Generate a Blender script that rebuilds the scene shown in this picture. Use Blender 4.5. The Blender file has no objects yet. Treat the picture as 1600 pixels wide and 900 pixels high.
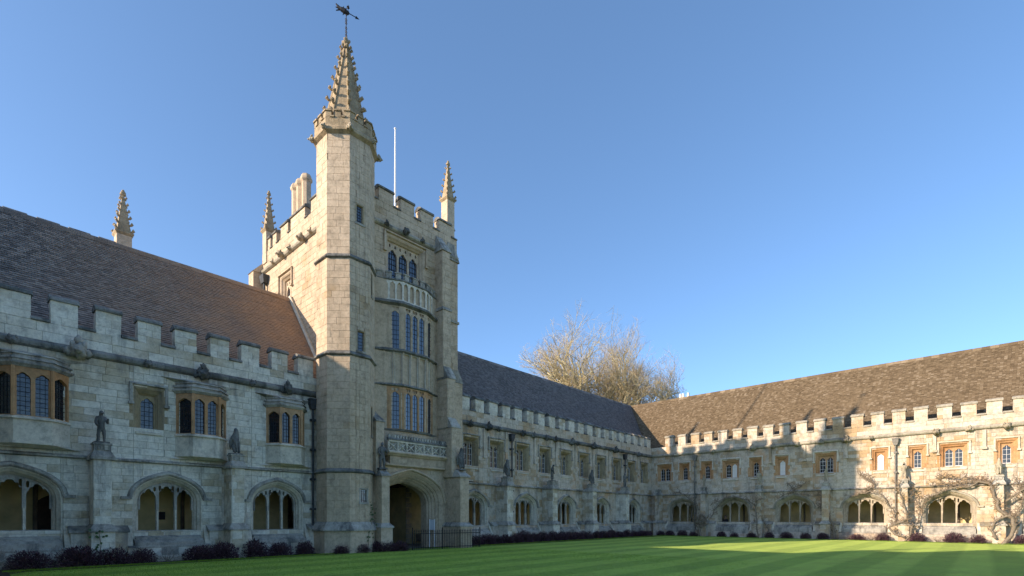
import bpy, math, random
import numpy as np
from math import sin, cos, pi, radians, sqrt, hypot
from mathutils import Vector, Matrix, noise
from mathutils.geometry import tessellate_polygon

S = bpy.context.scene
COL = S.collection
rng = random.Random(7)
T22 = math.tan(radians(22.5))

# ------------------------------------------------------------------ camera, sky, sun, exposure
cam_d = bpy.data.cameras.new("camera")
cam = bpy.data.objects.new("camera", cam_d)
COL.objects.link(cam)
cam.location = (-43.404, -22.597, 1.6)
cam.rotation_euler = (radians(90), 0, radians(42.8 - 90))
cam_d.sensor_width = 36
cam_d.lens = 36 * 797.0 / 1600
cam_d.shift_y = (809 - 450) / 1600
cam_d.clip_start = 0.1
cam_d.clip_end = 3000
S.camera = cam
S.render.resolution_x = 1024
S.render.resolution_y = 576

SUN_A, SUN_E = radians(23.8), radians(20.9)       # azimuth north of west, elevation
to_sun = Vector((-cos(SUN_A) * cos(SUN_E), sin(SUN_A) * cos(SUN_E), sin(SUN_E)))
W = bpy.data.worlds.new("World")
S.world = W
W.use_nodes = True
nt = W.node_tree
sky = nt.nodes.new('ShaderNodeTexSky')
sky.sky_type = 'NISHITA'
sky.sun_disc = False
sky.sun_elevation = SUN_E
sky.sun_rotation = math.atan2(to_sun.x, to_sun.y)
sky.altitude = 0
sky.air_density = 0.6
sky.dust_density = 0.6
sky.ozone_density = 5.0
bgn = nt.nodes['Background']
bgn.inputs['Strength'].default_value = 0.15
hs = nt.nodes.new('ShaderNodeHueSaturation')       # the clear winter sky is a softer blue than the model's
hs.inputs['Saturation'].default_value = 1.04
tint = nt.nodes.new('ShaderNodeMix'); tint.data_type = 'RGBA'; tint.blend_type = 'MULTIPLY'
tint.inputs[0].default_value = 1.0
tint.inputs[7].default_value = (0.73, 0.71, 0.67, 1)
nt.links.new(sky.outputs[0], hs.inputs['Color'])
gm = nt.nodes.new('ShaderNodeGamma'); gm.inputs[1].default_value = 0.80      # thinner haze toward the horizon
nt.links.new(hs.outputs[0], gm.inputs[0])
nt.links.new(gm.outputs[0], tint.inputs[6])
nt.links.new(tint.outputs[2], bgn.inputs[0])
sd = bpy.data.lights.new("sun", 'SUN')
sd.energy = 2.0
sd.angle = radians(0.5)
sd.color = (1.0, 0.80, 0.62)
sun = bpy.data.objects.new("sun", sd)
COL.objects.link(sun)
sun.location = to_sun * 60
sun.rotation_euler = to_sun.to_track_quat('Z', 'Y').to_euler()
S.view_settings.view_transform = 'Standard'
S.view_settings.look = 'None'
S.view_settings.exposure = 2.08
S.view_settings.gamma = 1.0


# ------------------------------------------------------------------ materials
def newmat(name):
    m = bpy.data.materials.new(name)
    m.use_nodes = True
    n = m.node_tree.nodes
    return m, n, m.node_tree.links, n['Principled BSDF']


def ramp(n, stops, interp='LINEAR'):
    r = n.new('ShaderNodeValToRGB')
    r.color_ramp.interpolation = interp
    e = r.color_ramp.elements
    while len(e) < len(stops):
        e.new(0.5)
    for el, (p, c) in zip(e, stops):
        el.position = p
        el.color = (c[0], c[1], c[2], 1) if not isinstance(c, (int, float)) else (c, c, c, 1)
    return r


def mixc(n, l, fac, a, b, mode='MIX'):
    m = n.new('ShaderNodeMix')
    m.data_type = 'RGBA'
    m.blend_type = mode
    for sock, v in ((m.inputs[0], fac), (m.inputs[6], a), (m.inputs[7], b)):
        if hasattr(v, 'links'):
            l.new(v, sock)
        else:
            sock.default_value = v if isinstance(v, (int, float)) else (v[0], v[1], v[2], 1)
    return m.outputs[2]


def tex_noise(n, l, scale, detail=5, vec=None, rough=0.6, stretch=None):
    t = n.new('ShaderNodeTexNoise')
    t.inputs['Scale'].default_value = scale
    t.inputs['Detail'].default_value = detail
    t.inputs['Roughness'].default_value = rough
    g = n.new('ShaderNodeNewGeometry')
    src = g.outputs['Position']
    if stretch:
        mp = n.new('ShaderNodeMapping')
        mp.inputs['Scale'].default_value = stretch
        l.new(src, mp.inputs[0])
        src = mp.outputs[0]
    l.new(src, t.inputs['Vector'])
    return t.outputs['Fac']


def stone_mat(name, pale, mid, brown, dark, dark_at=0.55, bump=0.25, brown_cut=0.2, soot=0.85, orange=None, ledges=()):
    m, n, l, p = newmat(name)
    at = n.new('ShaderNodeAttribute')
    at.attribute_name = 'rnd'
    base = ramp(n, [(0.0, brown), (brown_cut, [(a + b) / 2 for a, b in zip(brown, mid)]), (brown_cut + .12, mid), (1.0, pale)])
    # every stone has its own tone, shifted in broad patches of the wall
    broad = tex_noise(n, l, 0.42, 4, rough=.6)
    ad = n.new('ShaderNodeMath'); ad.operation = 'MULTIPLY_ADD'
    l.new(broad, ad.inputs[0]); ad.inputs[1].default_value = 2.4; ad.inputs[2].default_value = -1.2
    ad2 = n.new('ShaderNodeMath'); ad2.operation = 'ADD'; ad2.use_clamp = True
    per = n.new('ShaderNodeMapRange'); per.inputs[3].default_value = .16; per.inputs[4].default_value = .90
    l.new(at.outputs['Fac'], per.inputs[0])
    l.new(per.outputs[0], ad2.inputs[0]); l.new(ad.outputs[0], ad2.inputs[1])
    l.new(ad2.outputs[0], base.inputs[0])
    c = base.outputs[0]
    mot = tex_noise(n, l, 2.3, 9, rough=0.78)
    mrr = ramp(n, [(0.33, 0.60), (0.5, 1.0), (0.68, 1.14)]); l.new(mot, mrr.inputs[0])
    c = mixc(n, l, 0.85, c, mrr.outputs[0], 'MULTIPLY')
    grain = tex_noise(n, l, 9, 6, rough=0.75)
    gr = ramp(n, [(0.3, 0.68), (0.5, 1.0), (0.7, 1.18)])
    l.new(grain, gr.inputs[0])
    c = mixc(n, l, 0.8, c, gr.outputs[0], 'MULTIPLY')
    streak = tex_noise(n, l, 1.0, 6, stretch=(1.6, 1.6, 0.35), rough=0.7)
    sr = ramp(n, [(dark_at, 0.0), (dark_at + 0.14, 1.0)])
    if ledges:
        # rain-washed soot gathers in streaks below the string courses and copings
        g_ = n.new('ShaderNodeNewGeometry'); sz = n.new('ShaderNodeSeparateXYZ')
        l.new(g_.outputs['Position'], sz.inputs[0])
        acc = streak
        for zl, reach, amt in ledges:
            mr = n.new('ShaderNodeMapRange')
            mr.inputs[1].default_value = zl - reach; mr.inputs[2].default_value = zl
            mr.inputs[3].default_value = 0; mr.inputs[4].default_value = amt
            l.new(sz.outputs[2], mr.inputs[0])
            lt = n.new('ShaderNodeMath'); lt.operation = 'LESS_THAN'; lt.inputs[1].default_value = zl + .02
            l.new(sz.outputs[2], lt.inputs[0])
            mu = n.new('ShaderNodeMath'); mu.operation = 'MULTIPLY'
            l.new(mr.outputs[0], mu.inputs[0]); l.new(lt.outputs[0], mu.inputs[1])
            sm = n.new('ShaderNodeMath'); sm.operation = 'ADD'
            l.new(acc, sm.inputs[0]); l.new(mu.outputs[0], sm.inputs[1]); acc = sm.outputs[0]
        streak = acc
    l.new(streak, sr.inputs[0])
    patch = tex_noise(n, l, 2.6, 7, rough=0.75)
    pr = ramp(n, [(0.54, 0.0), (0.64, 0.6)])
    l.new(patch, pr.inputs[0])
    mx = n.new('ShaderNodeMath'); mx.operation = 'MAXIMUM'
    l.new(sr.outputs[0], mx.inputs[0]); l.new(pr.outputs[0], mx.inputs[1])
    ms = n.new('ShaderNodeMath'); ms.operation = 'MULTIPLY'; ms.inputs[1].default_value = soot
    l.new(mx.outputs[0], ms.inputs[0])
    c = mixc(n, l, ms.outputs[0], c, dark)
    if orange:
        oz = tex_noise(n, l, 0.7, 5, rough=0.6)
        orr = ramp(n, [(0.56, 0.0), (0.66, 0.7)])
        l.new(oz, orr.inputs[0])
        c = mixc(n, l, orr.outputs[0], c, orange)
    l.new(c, p.inputs['Base Color'])
    p.inputs['Roughness'].default_value = 0.93
    p.inputs['Specular IOR Level'].default_value = 0.2
    b = n.new('ShaderNodeBump')
    b.inputs['Strength'].default_value = bump
    b.inputs['Distance'].default_value = 0.05
    l.new(grain, b.inputs['Height'])
    l.new(b.outputs[0], p.inputs['Normal'])
    return m


M = {}
M['ashlar'] = stone_mat('weathered_ashlar', (.68, .65, .55), (.61, .57, .465), (.44, .37, .25), (.21, .205, .185), 0.56, brown_cut=.30, soot=.72, ledges=((3.62, .8, .09), (7.12, .8, .11), (8.1, .6, .05), (1.5, 1.5, .03)))
M['rough'] = stone_mat('weathered_ashlar_warm', (.56, .50, .41), (.50, .43, .33), (.40, .285, .16), (.19, .175, .14), 0.56, brown_cut=.28, soot=.74, ledges=((3.62, .9, .10), (7.12, .7, .12), (8.1, .5, .05), (1.4, 1.4, .08)), orange=(.52, .34, .20))
M['tower'] = stone_mat('tower_limestone', (.52, .425, .305), (.47, .375, .26), (.39, .29, .175), (.23, .20, .15), 0.6, bump=.15, brown_cut=.10, soot=.55, ledges=((3.62, .8, .08), (8.84, .9, .07), (13.1, .9, .07), (16.0, 1.2, .10), (18.7, .9, .08), (1.3, 1.3, .07)))
M['warmtrim'] = stone_mat('warm_moulded_stone', (.47, .41, .31), (.40, .34, .25), (.33, .26, .17), (.14, .125, .10), 0.5, bump=.3, soot=.7)
M['trim'] = stone_mat('weathered_trim', (.44, .42, .36), (.34, .32, .27), (.25, .22, .155), (.10, .10, .092), 0.48, bump=.4, soot=.85)
M['cream'] = stone_mat('cream_dressed_stone', (.60, .555, .45), (.54, .49, .38), (.45, .38, .26), (.21, .20, .175), 0.56, bump=.15, soot=.7)
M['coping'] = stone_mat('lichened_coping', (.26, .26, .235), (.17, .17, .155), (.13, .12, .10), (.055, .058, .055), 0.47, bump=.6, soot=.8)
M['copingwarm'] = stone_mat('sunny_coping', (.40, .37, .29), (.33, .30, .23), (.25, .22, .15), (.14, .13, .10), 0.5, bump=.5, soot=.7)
M['orange'] = stone_mat('ironstone_frame', (.46, .30, .17), (.42, .23, .105), (.36, .16, .06), (.20, .13, .08), 0.60, bump=.2, soot=.6)
M['ochre'] = stone_mat('ochre_frame', (.36, .30, .19), (.31, .24, .14), (.24, .17, .09), (.12, .11, .09), 0.5, bump=.2, soot=.7)
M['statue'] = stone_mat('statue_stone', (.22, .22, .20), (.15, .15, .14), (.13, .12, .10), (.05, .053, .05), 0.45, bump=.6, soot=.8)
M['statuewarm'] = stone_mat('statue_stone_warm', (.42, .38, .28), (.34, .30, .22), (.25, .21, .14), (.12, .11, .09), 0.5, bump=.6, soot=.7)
M['spire'] = stone_mat('spire_stone', (.42, .34, .22), (.34, .27, .17), (.25, .19, .11), (.12, .105, .07), 0.52, bump=.5, soot=.65)


def simple(name, col, rough=.7, metal=0, nz=None, bump=0, spec=.3):
    m, n, l, p = newmat(name)
    p.inputs['Base Color'].default_value = (*col, 1)
    p.inputs['Roughness'].default_value = rough
    p.inputs['Metallic'].default_value = metal
    p.inputs['Specular IOR Level'].default_value = spec
    if nz:
        f = tex_noise(n, l, nz, 6)
        r = ramp(n, [(0.3, 0.6), (0.7, 1.25)])
        l.new(f, r.inputs[0])
        l.new(mixc(n, l, 1.0, col, r.outputs[0], 'MULTIPLY'), p.inputs['Base Color'])
        if bump:
            b = n.new('ShaderNodeBump'); b.inputs['Strength'].default_value = bump
            b.inputs['Distance'].default_value = .03
            l.new(f, b.inputs['Height']); l.new(b.outputs[0], p.inputs['Normal'])
    return m


M['plaster'] = simple('ochre_limewash', (.80, .63, .31), .9, nz=.8)
M['darkstone'] = simple('dark_bench_stone', (.20, .165, .12), .9, nz=3)  # dark brown stone of the walk's bench and wall shafts
M['walkstone'] = simple('cloister_walk_flags', (.25, .23, .19), .85, nz=3)
M['oak'] = simple('dark_oak', (.055, .035, .02), .6, nz=8)
M['lead'] = simple('lead_pipe', (.055, .062, .068), .55, .3, nz=6)
M['leadpale'] = simple('sunlit_pale_lead', (.20, .19, .165), .7, .1, nz=6)  # paler copy of the lead, sunlight on the far-range pipes put into its colour
M['iron'] = simple('black_iron', (.02, .02, .022), .5, .4)
M['leadbar'] = simple('window_lead', (.022, .024, .027), .8)
M['whitebar'] = simple('white_painted_bar', (.62, .62, .60), .6)
M['blind'] = simple('white_window_blind', (.75, .74, .70), .8)
M['white'] = simple('white_paint', (.8, .8, .78), .4)
M['mortar'] = simple('lime_mortar', (.40, .38, .32), .95, nz=5)
M['mortartower'] = simple('tower_mortar', (.42, .34, .24), .95, nz=5)
M['soil'] = simple('bed_soil', (.06, .048, .035), .95, nz=12, bump=.8)
M['gravel'] = simple('path_gravel', (.30, .26, .20), .95, nz=30, bump=.6)
M['bark'] = simple('wisteria_bark', (.21, .175, .13), .9, nz=14, bump=.9)
M['treebark'] = simple('plane_bark', (.46, .41, .24), .85, nz=1.2)
M['ivy'] = simple('green_leaf', (.05, .09, .03), .6)
M['clay'] = simple('pale_chimney_pot', (.62, .58, .5), .8)
M['skin'] = simple('skin', (.45, .28, .2), .6)
M['cloth'] = simple('dark_coat', (.02, .02, .026), .8)
M['hair'] = simple('dark_hair', (.03, .02, .015), .7)
M['notice'] = simple('pale_notice_board', (.36, .38, .40), .5)


def glass_mat(name, tint, rough=.04, spec=1.0, coat=.6):
    m, n, l, p = newmat(name)
    p.inputs['Base Color'].default_value = (*tint, 1)
    p.inputs['Roughness'].default_value = rough
    p.inputs['Specular IOR Level'].default_value = spec
    p.inputs['Coat Weight'].default_value = coat
    p.inputs['Coat Roughness'].default_value = .03
    f = tex_noise(n, l, 5, 2)
    b = n.new('ShaderNodeBump'); b.inputs['Strength'].default_value = .35
    b.inputs['Distance'].default_value = .03
    l.new(f, b.inputs['Height']); l.new(b.outputs[0], p.inputs['Normal'])
    return m


M['glass'] = glass_mat('old_leaded_glass', (.014, .017, .022), .05, .7, .1)
M['glassblue'] = glass_mat('sky_lit_glass', (.03, .045, .07), .03)


def tile_mat(name, stops, orange=None, moss=(.10, .10, .07)):
    m, n, l, p = newmat(name)
    at = n.new('ShaderNodeAttribute'); at.attribute_name = 'rnd'
    r = ramp(n, stops)
    broad = tex_noise(n, l, .5, 5)
    ad = n.new('ShaderNodeMath'); ad.operation = 'MULTIPLY_ADD'
    l.new(broad, ad.inputs[0]); ad.inputs[1].default_value = .5; ad.inputs[2].default_value = -.25
    ad2 = n.new('ShaderNodeMath'); ad2.operation = 'ADD'; ad2.use_clamp = True
    l.new(at.outputs['Fac'], ad2.inputs[0]); l.new(ad.outputs[0], ad2.inputs[1])
    l.new(ad2.outputs[0], r.inputs[0])
    c = r.outputs[0]
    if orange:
        # warm light thrown back by the sunlit tower, painted into the tile colour
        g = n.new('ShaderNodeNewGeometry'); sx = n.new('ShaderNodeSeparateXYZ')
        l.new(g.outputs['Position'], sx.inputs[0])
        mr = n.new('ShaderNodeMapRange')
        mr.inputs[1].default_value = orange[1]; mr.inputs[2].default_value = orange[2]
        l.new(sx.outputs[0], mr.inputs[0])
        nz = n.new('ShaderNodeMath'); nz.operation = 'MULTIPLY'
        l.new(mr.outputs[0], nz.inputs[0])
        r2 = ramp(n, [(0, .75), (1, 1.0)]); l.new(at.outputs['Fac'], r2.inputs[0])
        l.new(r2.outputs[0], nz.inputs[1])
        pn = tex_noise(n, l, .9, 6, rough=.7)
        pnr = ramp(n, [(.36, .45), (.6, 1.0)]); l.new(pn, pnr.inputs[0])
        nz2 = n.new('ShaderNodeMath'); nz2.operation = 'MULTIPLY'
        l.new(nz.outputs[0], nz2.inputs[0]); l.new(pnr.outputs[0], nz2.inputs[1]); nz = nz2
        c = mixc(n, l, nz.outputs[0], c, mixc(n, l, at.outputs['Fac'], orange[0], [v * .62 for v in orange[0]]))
    grain = tex_noise(n, l, 12, 5, rough=.7)
    gr = ramp(n, [(.3, .7), (.7, 1.2)]); l.new(grain, gr.inputs[0])
    c = mixc(n, l, .8, c, gr.outputs[0], 'MULTIPLY')
    li = tex_noise(n, l, 20, 4, rough=.7)
    lr = ramp(n, [(.66, 0), (.72, .8)]); l.new(li, lr.inputs[0])
    c = mixc(n, l, lr.outputs[0], c, (.38, .36, .30))
    l.new(c, p.inputs['Base Color'])
    p.inputs['Roughness'].default_value = .9
    p.inputs['Specular IOR Level'].default_value = .15
    return m


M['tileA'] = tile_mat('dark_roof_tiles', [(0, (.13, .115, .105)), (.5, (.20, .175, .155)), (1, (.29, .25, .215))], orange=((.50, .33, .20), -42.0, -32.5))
M['tileAE'] = tile_mat('dark_grey_roof_tiles', [(0, (.13, .12, .115)), (.5, (.19, .17, .16)), (1, (.25, .225, .21))])
M['tileB'] = tile_mat('tan_roof_tiles', [(0, (.115, .085, .05)), (.35, (.15, .112, .068)), (.8, (.185, .14, .085)), (1, (.25, .20, .135))])


def lawn_mat():
    m, n, l, p = newmat('mown_lawn')
    g = n.new('ShaderNodeNewGeometry'); sx = n.new('ShaderNodeSeparateXYZ')
    l.new(g.outputs['Position'], sx.inputs[0])
    w = n.new('ShaderNodeMath'); w.operation = 'MULTIPLY'; w.inputs[1].default_value = 2 * pi / 1.9
    l.new(sx.outputs[1], w.inputs[0])
    s = n.new('ShaderNodeMath'); s.operation = 'SINE'; l.new(w.outputs[0], s.inputs[0])
    r = ramp(n, [(.35, 0.0), (.65, 1.0)])
    mr = n.new('ShaderNodeMapRange'); mr.inputs[1].default_value = -1
    l.new(s.outputs[0], mr.inputs[0]); l.new(mr.outputs[0], r.inputs[0])
    c = mixc(n, l, r.outputs[0], (.165, .285, .020), (.275, .405, .042))
    f = tex_noise(n, l, .55, 7, rough=.7)
    fr = ramp(n, [(.3, .72), (.5, 1.0), (.7, 1.22)]); l.new(f, fr.inputs[0])
    c = mixc(n, l, 1, c, fr.outputs[0], 'MULTIPLY')
    f3 = tex_noise(n, l, 4.5, 6, rough=.75)
    fr3 = ramp(n, [(.35, .84), (.65, 1.16)]); l.new(f3, fr3.inputs[0])
    c = mixc(n, l, 1, c, fr3.outputs[0], 'MULTIPLY')
    f2 = tex_noise(n, l, 40, 6, rough=.8)
    fr2 = ramp(n, [(.3, .65), (.7, 1.35)]); l.new(f2, fr2.inputs[0])
    c = mixc(n, l, 1, c, fr2.outputs[0], 'MULTIPLY')
    l.new(c, p.inputs['Base Color'])
    p.inputs['Roughness'].default_value = .8
    p.inputs['Sheen Weight'].default_value = .28
    p.inputs['Sheen Roughness'].default_value = .5
    p.inputs['Sheen Tint'].default_value = (.75, .85, .30, 1)
    p.inputs['Specular IOR Level'].default_value = .2
    b = n.new('ShaderNodeBump'); b.inputs['Strength'].default_value = .9; b.inputs['Distance'].default_value = .03
    l.new(f2, b.inputs['Height']); l.new(b.outputs[0], p.inputs['Normal'])
    return m


M['lawn'] = lawn_mat()


def leafy(name, a, b):
    m, n, l, p = newmat(name)
    at = n.new('ShaderNodeAttribute'); at.attribute_name = 'rnd'
    r = ramp(n, [(0, a), (1, b)])
    l.new(at.outputs['Fac'], r.inputs[0]); l.new(r.outputs[0], p.inputs['Base Color'])
    p.inputs['Roughness'].default_value = .8
    p.inputs['Specular IOR Level'].default_value = .2
    return m


M['purple'] = leafy('purple_bush_leaves', (.030, .016, .022), (.115, .060, .075))
M['straw'] = leafy('bare_straw_twigs', (.14, .10, .08), (.32, .24, .20))
M['grassblade'] = leafy('grass_blades', (.15, .25, .02), (.23, .35, .04))
M['vinetwig'] = leafy('creeper_twigs', (.13, .10, .07), (.26, .20, .14))
M['twig'] = leafy('twigs', (.30, .19, .11), (.46, .41, .25))


# ------------------------------------------------------------------ mesh builder
class MB:
    def __init__(s, M=None):
        s.V = []; s.F = []; s.R = []; s.M = M

    def add(s, vs, fs, r=.6):
        o = len(s.V)
        if s.M is not None:
            s.V.extend([tuple(s.M @ Vector(v)) for v in vs])
        else:
            s.V.extend(vs)
        s.F.extend([tuple(i + o for i in f) for f in fs])
        s.R.extend([r] * len(fs))

    def box(s, x0, x1, y0, y1, z0, z1, r=None, taper=0):
        t = taper
        s.add([(x0, y0, z0), (x1, y0, z0), (x1, y1, z0), (x0, y1, z0), (x0 + t, y0 + t, z1), (x1 - t, y0 + t, z1), (x1 - t, y1 - t, z1), (x0 + t, y1 - t, z1)],
              [(0, 1, 5, 4), (1, 2, 6, 5), (2, 3, 7, 6), (3, 0, 4, 7), (4, 5, 6, 7), (3, 2, 1, 0)], .35 + .6 * rng.random() if r is None else r)

    def prism(s, P, z0, z1, P2=None, r=.6, cap=True):
        n = len(P); P2 = P2 or P
        vs = [(x, y, z0) for x, y in P] + [(x, y, z1) for x, y in P2]
        fs = [(i, (i + 1) % n, n + (i + 1) % n, n + i) for i in range(n)]
        if cap:
            fs += [tuple(range(n, 2 * n)), tuple(range(n - 1, -1, -1))]
        s.add(vs, fs, r)

    def extr(s, prof, x0, x1, r=.6):
        """profile in (y, z), clockwise seen from -x end, run along x"""
        n = len(prof)
        vs = [(x0, y, z) for y, z in prof] + [(x1, y, z) for y, z in prof]
        fs = [((i + 1) % n, i, n + i, n + (i + 1) % n) for i in range(n)] + [tuple(range(n)), tuple(range(2 * n - 1, n - 1, -1))]
        s.add(vs, fs, r)

    def plate(s, outer, holes, y0, y1, r=.6):
        """flat plate in the x/z plane with holes, front at y0, back at y1"""
        polys = [outer] + holes
        flat = [p for q in polys for p in q]
        tri = tessellate_polygon([[Vector((x, z, 0)) for x, z in q] for q in polys])
        n = len(flat)
        vs = [(x, y0, z) for x, z in flat] + [(x, y1, z) for x, z in flat]
        fs = []
        for a, b, c in tri:
            A, B, C = flat[a], flat[b], flat[c]
            if (B[0] - A[0]) * (C[1] - A[1]) - (B[1] - A[1]) * (C[0] - A[0]) < 0:
                a, c = c, a
            fs.append((a, b, c)); fs.append((n + c, n + b, n + a))
        o = 0
        for q in polys:
            k = len(q)
            for i in range(k):
                j = (i + 1) % k
                fs.append((o + i, o + j, n + o + j, n + o + i))
            o += k
        s.add(vs, fs, r)

    def loft(s, rings, r=.6, closed=False):
        n = len(rings[0]); vs = [p for q in rings for p in q]; fs = []
        for a in range(len(rings) - 1):
            for i in range(n if closed else n - 1):
                j = (i + 1) % n
                fs.append((a * n + i, a * n + j, (a + 1) * n + j, (a + 1) * n + i))
        s.add(vs, fs, r)

    def tube(s, pts, rad, k=6, r=.6):
        pts = [Vector(p) for p in pts]
        if not isinstance(rad, (list, tuple)):
            rad = [rad] * len(pts)
        rings = []
        for i, p in enumerate(pts):
            d = (pts[min(i + 1, len(pts) - 1)] - pts[max(i - 1, 0)])
            d = d.normalized() if d.length > 1e-6 else Vector((0, 0, 1))
            a = d.cross(Vector((0.3, 0.9, 0.1) if abs(d.y) < .9 else (1, 0, 0))).normalized()
            b = d.cross(a)
            rings.append([tuple(p + (a * cos(2 * pi * t / k) + b * sin(2 * pi * t / k)) * rad[i]) for t in range(k)])
        o = [p for q in rings for p in q]
        fs = []
        for i in range(len(rings) - 1):
            for t in range(k):
                u = (t + 1) % k
                fs.append((i * k + t, i * k + u, (i + 1) * k + u, (i + 1) * k + t))
        fs.append(tuple(range(k - 1, -1, -1))); fs.append(tuple(range((len(rings) - 1) * k, len(rings) * k)))
        s.add(o, fs, r)

    def blob(s, c, rx, ry, rz, seed=0, amp=.25, r=.6, nu=8, nv=6):
        vs = []; fs = []
        for j in range(nv + 1):
            ph = pi * j / nv
            for i in range(nu):
                th = 2 * pi * i / nu
                d = Vector((sin(ph) * cos(th), sin(ph) * sin(th), cos(ph)))
                f = 1 + amp * noise.noise(d * 2.3 + Vector((seed * 3.1, seed, 0)))*2
                vs.append((c[0] + d.x * rx * f, c[1] + d.y * ry * f, c[2] + d.z * rz * f))
        for j in range(nv):
            for i in range(nu):
                k = (i + 1) % nu
                fs.append((j * nu + i, (j + 1) * nu + i, (j + 1) * nu + k, j * nu + k))
        s.add(vs, fs, r)

    def mesh(s, name, mat, smooth=False):
        me = bpy.data.meshes.new(name)
        me.from_pydata(s.V, [], s.F)
        a = me.attributes.new('rnd', 'FLOAT', 'FACE')
        if len(me.polygons) == len(s.R):
            a.data.foreach_set('value', s.R)
        me.materials.append(M[mat] if isinstance(mat, str) else mat)
        if smooth:
            me.polygons.foreach_set('use_smooth', [True] * len(me.polygons))
        return me

    def build(s, name, mat, parent=None, smooth=False, **kw):
        return link(name, s.mesh(name, mat, smooth), parent, **kw)


def link(name, me, parent=None, loc=None, rz=None, **kw):
    o = bpy.data.objects.new(name, me)
    COL.objects.link(o)
    if parent: o.parent = parent
    if loc: o.location = loc
    if rz is not None: o.rotation_euler = (0, 0, rz)
    for k, v in kw.items():
        o[k] = v
    return o


def thing(name, label, cat, loc=(0, 0, 0), rz=0, group=None):
    o = bpy.data.objects.new(name, None)
    COL.objects.link(o)
    o.location = loc; o.rotation_euler = (0, 0, rz)
    o.empty_display_size = .3
    o['label'] = label; o['category'] = cat
    if group: o['group'] = group
    return o


def Mfr(x, y, deg):
    return Matrix.Translation((x, y, 0)) @ Matrix.Rotation(radians(deg), 4, 'Z')


# ------------------------------------------------------------------ openings
ARC = [(1, 0), (.985, .16), (.95, .31), (.89, .45), (.8, .575), (.68, .69), (.52, .80), (.34, .885), (.17, .95), (0, 1)]


def op(xc, hw, z0, zs, rise=0):
    return dict(xc=xc, hw=hw, z0=z0, zs=zs, rise=rise)


def outline(o, d=0, zlow=None):
    xc, hw, zs, rise = o['xc'], o['hw'] + d, o['zs'], o['rise']
    zl = o['z0'] if zlow is None else zlow
    if rise == 0:
        return [(xc - hw, zl), (xc - hw, zs + d), (xc + hw, zs + d), (xc + hw, zl)]
    pts = [(xc - hw, zl)] + [(xc - hw * t, zs + (rise + d) * f) for t, f in ARC]
    pts += [(xc + hw * t, zs + (rise + d) * f) for t, f in reversed(ARC[:-1])] + [(xc + hw, zl)]
    return pts


def arch_z(o, d, x):
    t = abs(x - o['xc']) / (o['hw'] + d)
    if t >= 1: return o['zs'] if o['rise'] else o['zs'] + d
    if o['rise'] == 0: return o['zs'] + d
    for (t1, f1), (t0, f0) in zip(ARC, ARC[1:]):
        if t0 <= t <= t1:
            f = f0 + (f1 - f0) * (t - t0) / (t1 - t0)
            return o['zs'] + (o['rise'] + d) * f
    return o['zs']


def cells(x0, x1, z0, z1, ops, d):
    out = []
    cuts = {x0, x1}
    for o in ops:
        for e in (o['xc'] - o['hw'] - d, o['xc'] + o['hw'] + d):
            if x0 + 1e-4 < e < x1 - 1e-4: cuts.add(e)
    cuts = sorted(cuts)
    for a, b in zip(cuts, cuts[1:]):
        m = (a + b) / 2
        cov = sorted([o for o in ops if abs(m - o['xc']) < o['hw'] + d], key=lambda o: o['z0'])
        low = None
        for o in cov + [None]:
            top = min(z1, o['z0']) if o else z1
            if low is None:
                if top > z0 + .01: out.append([(a, z0), (b, z0), (b, top), (a, top)])
            else:
                xs = [a, b]
                if low['rise']:
                    for t, f in ARC:
                        for sg in (-1, 1):
                            x = low['xc'] + sg * t * (low['hw'] + d)
                            if a + 1e-3 < x < b - 1e-3: xs.append(x)
                xs = sorted(set(xs))
                bt = [min(top, max(z0, arch_z(low, d, min(max(x, a + 1e-4), b - 1e-4)))) for x in xs]
                # drop runs that are wholly inside the opening
                run = []
                for i in range(len(xs) - 1):
                    if bt[i] < top - .01 or bt[i + 1] < top - .01:
                        if not run: run = [i]
                        run.append(i + 1)
                    elif run:
                        _emit(out, xs, bt, run, top); run = []
                if run: _emit(out, xs, bt, run, top)
            low = o
    return out


def _emit(out, xs, bt, run, top):
    poly = [(xs[i], bt[i]) for i in run]
    if len(poly) < 2: return
    a, b = xs[run[0]], xs[run[-1]]
    if bt[run[-1]] < top - .004: poly.append((b, top))
    if bt[run[0]] < top - .004: poly.append((a, top))
    if len(poly) >= 3: out.append(poly)


def wall_sheet(mb, x0, x1, z0, z1, ops, d, y, back=False):
    for c in cells(x0, x1, z0, z1, ops, d):
        vs = [(x, y, z) for x, z in c]
        f = tuple(range(len(vs)))
        mb.add(vs, [f[::-1] if back else f], .5)


STONES = []


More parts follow.
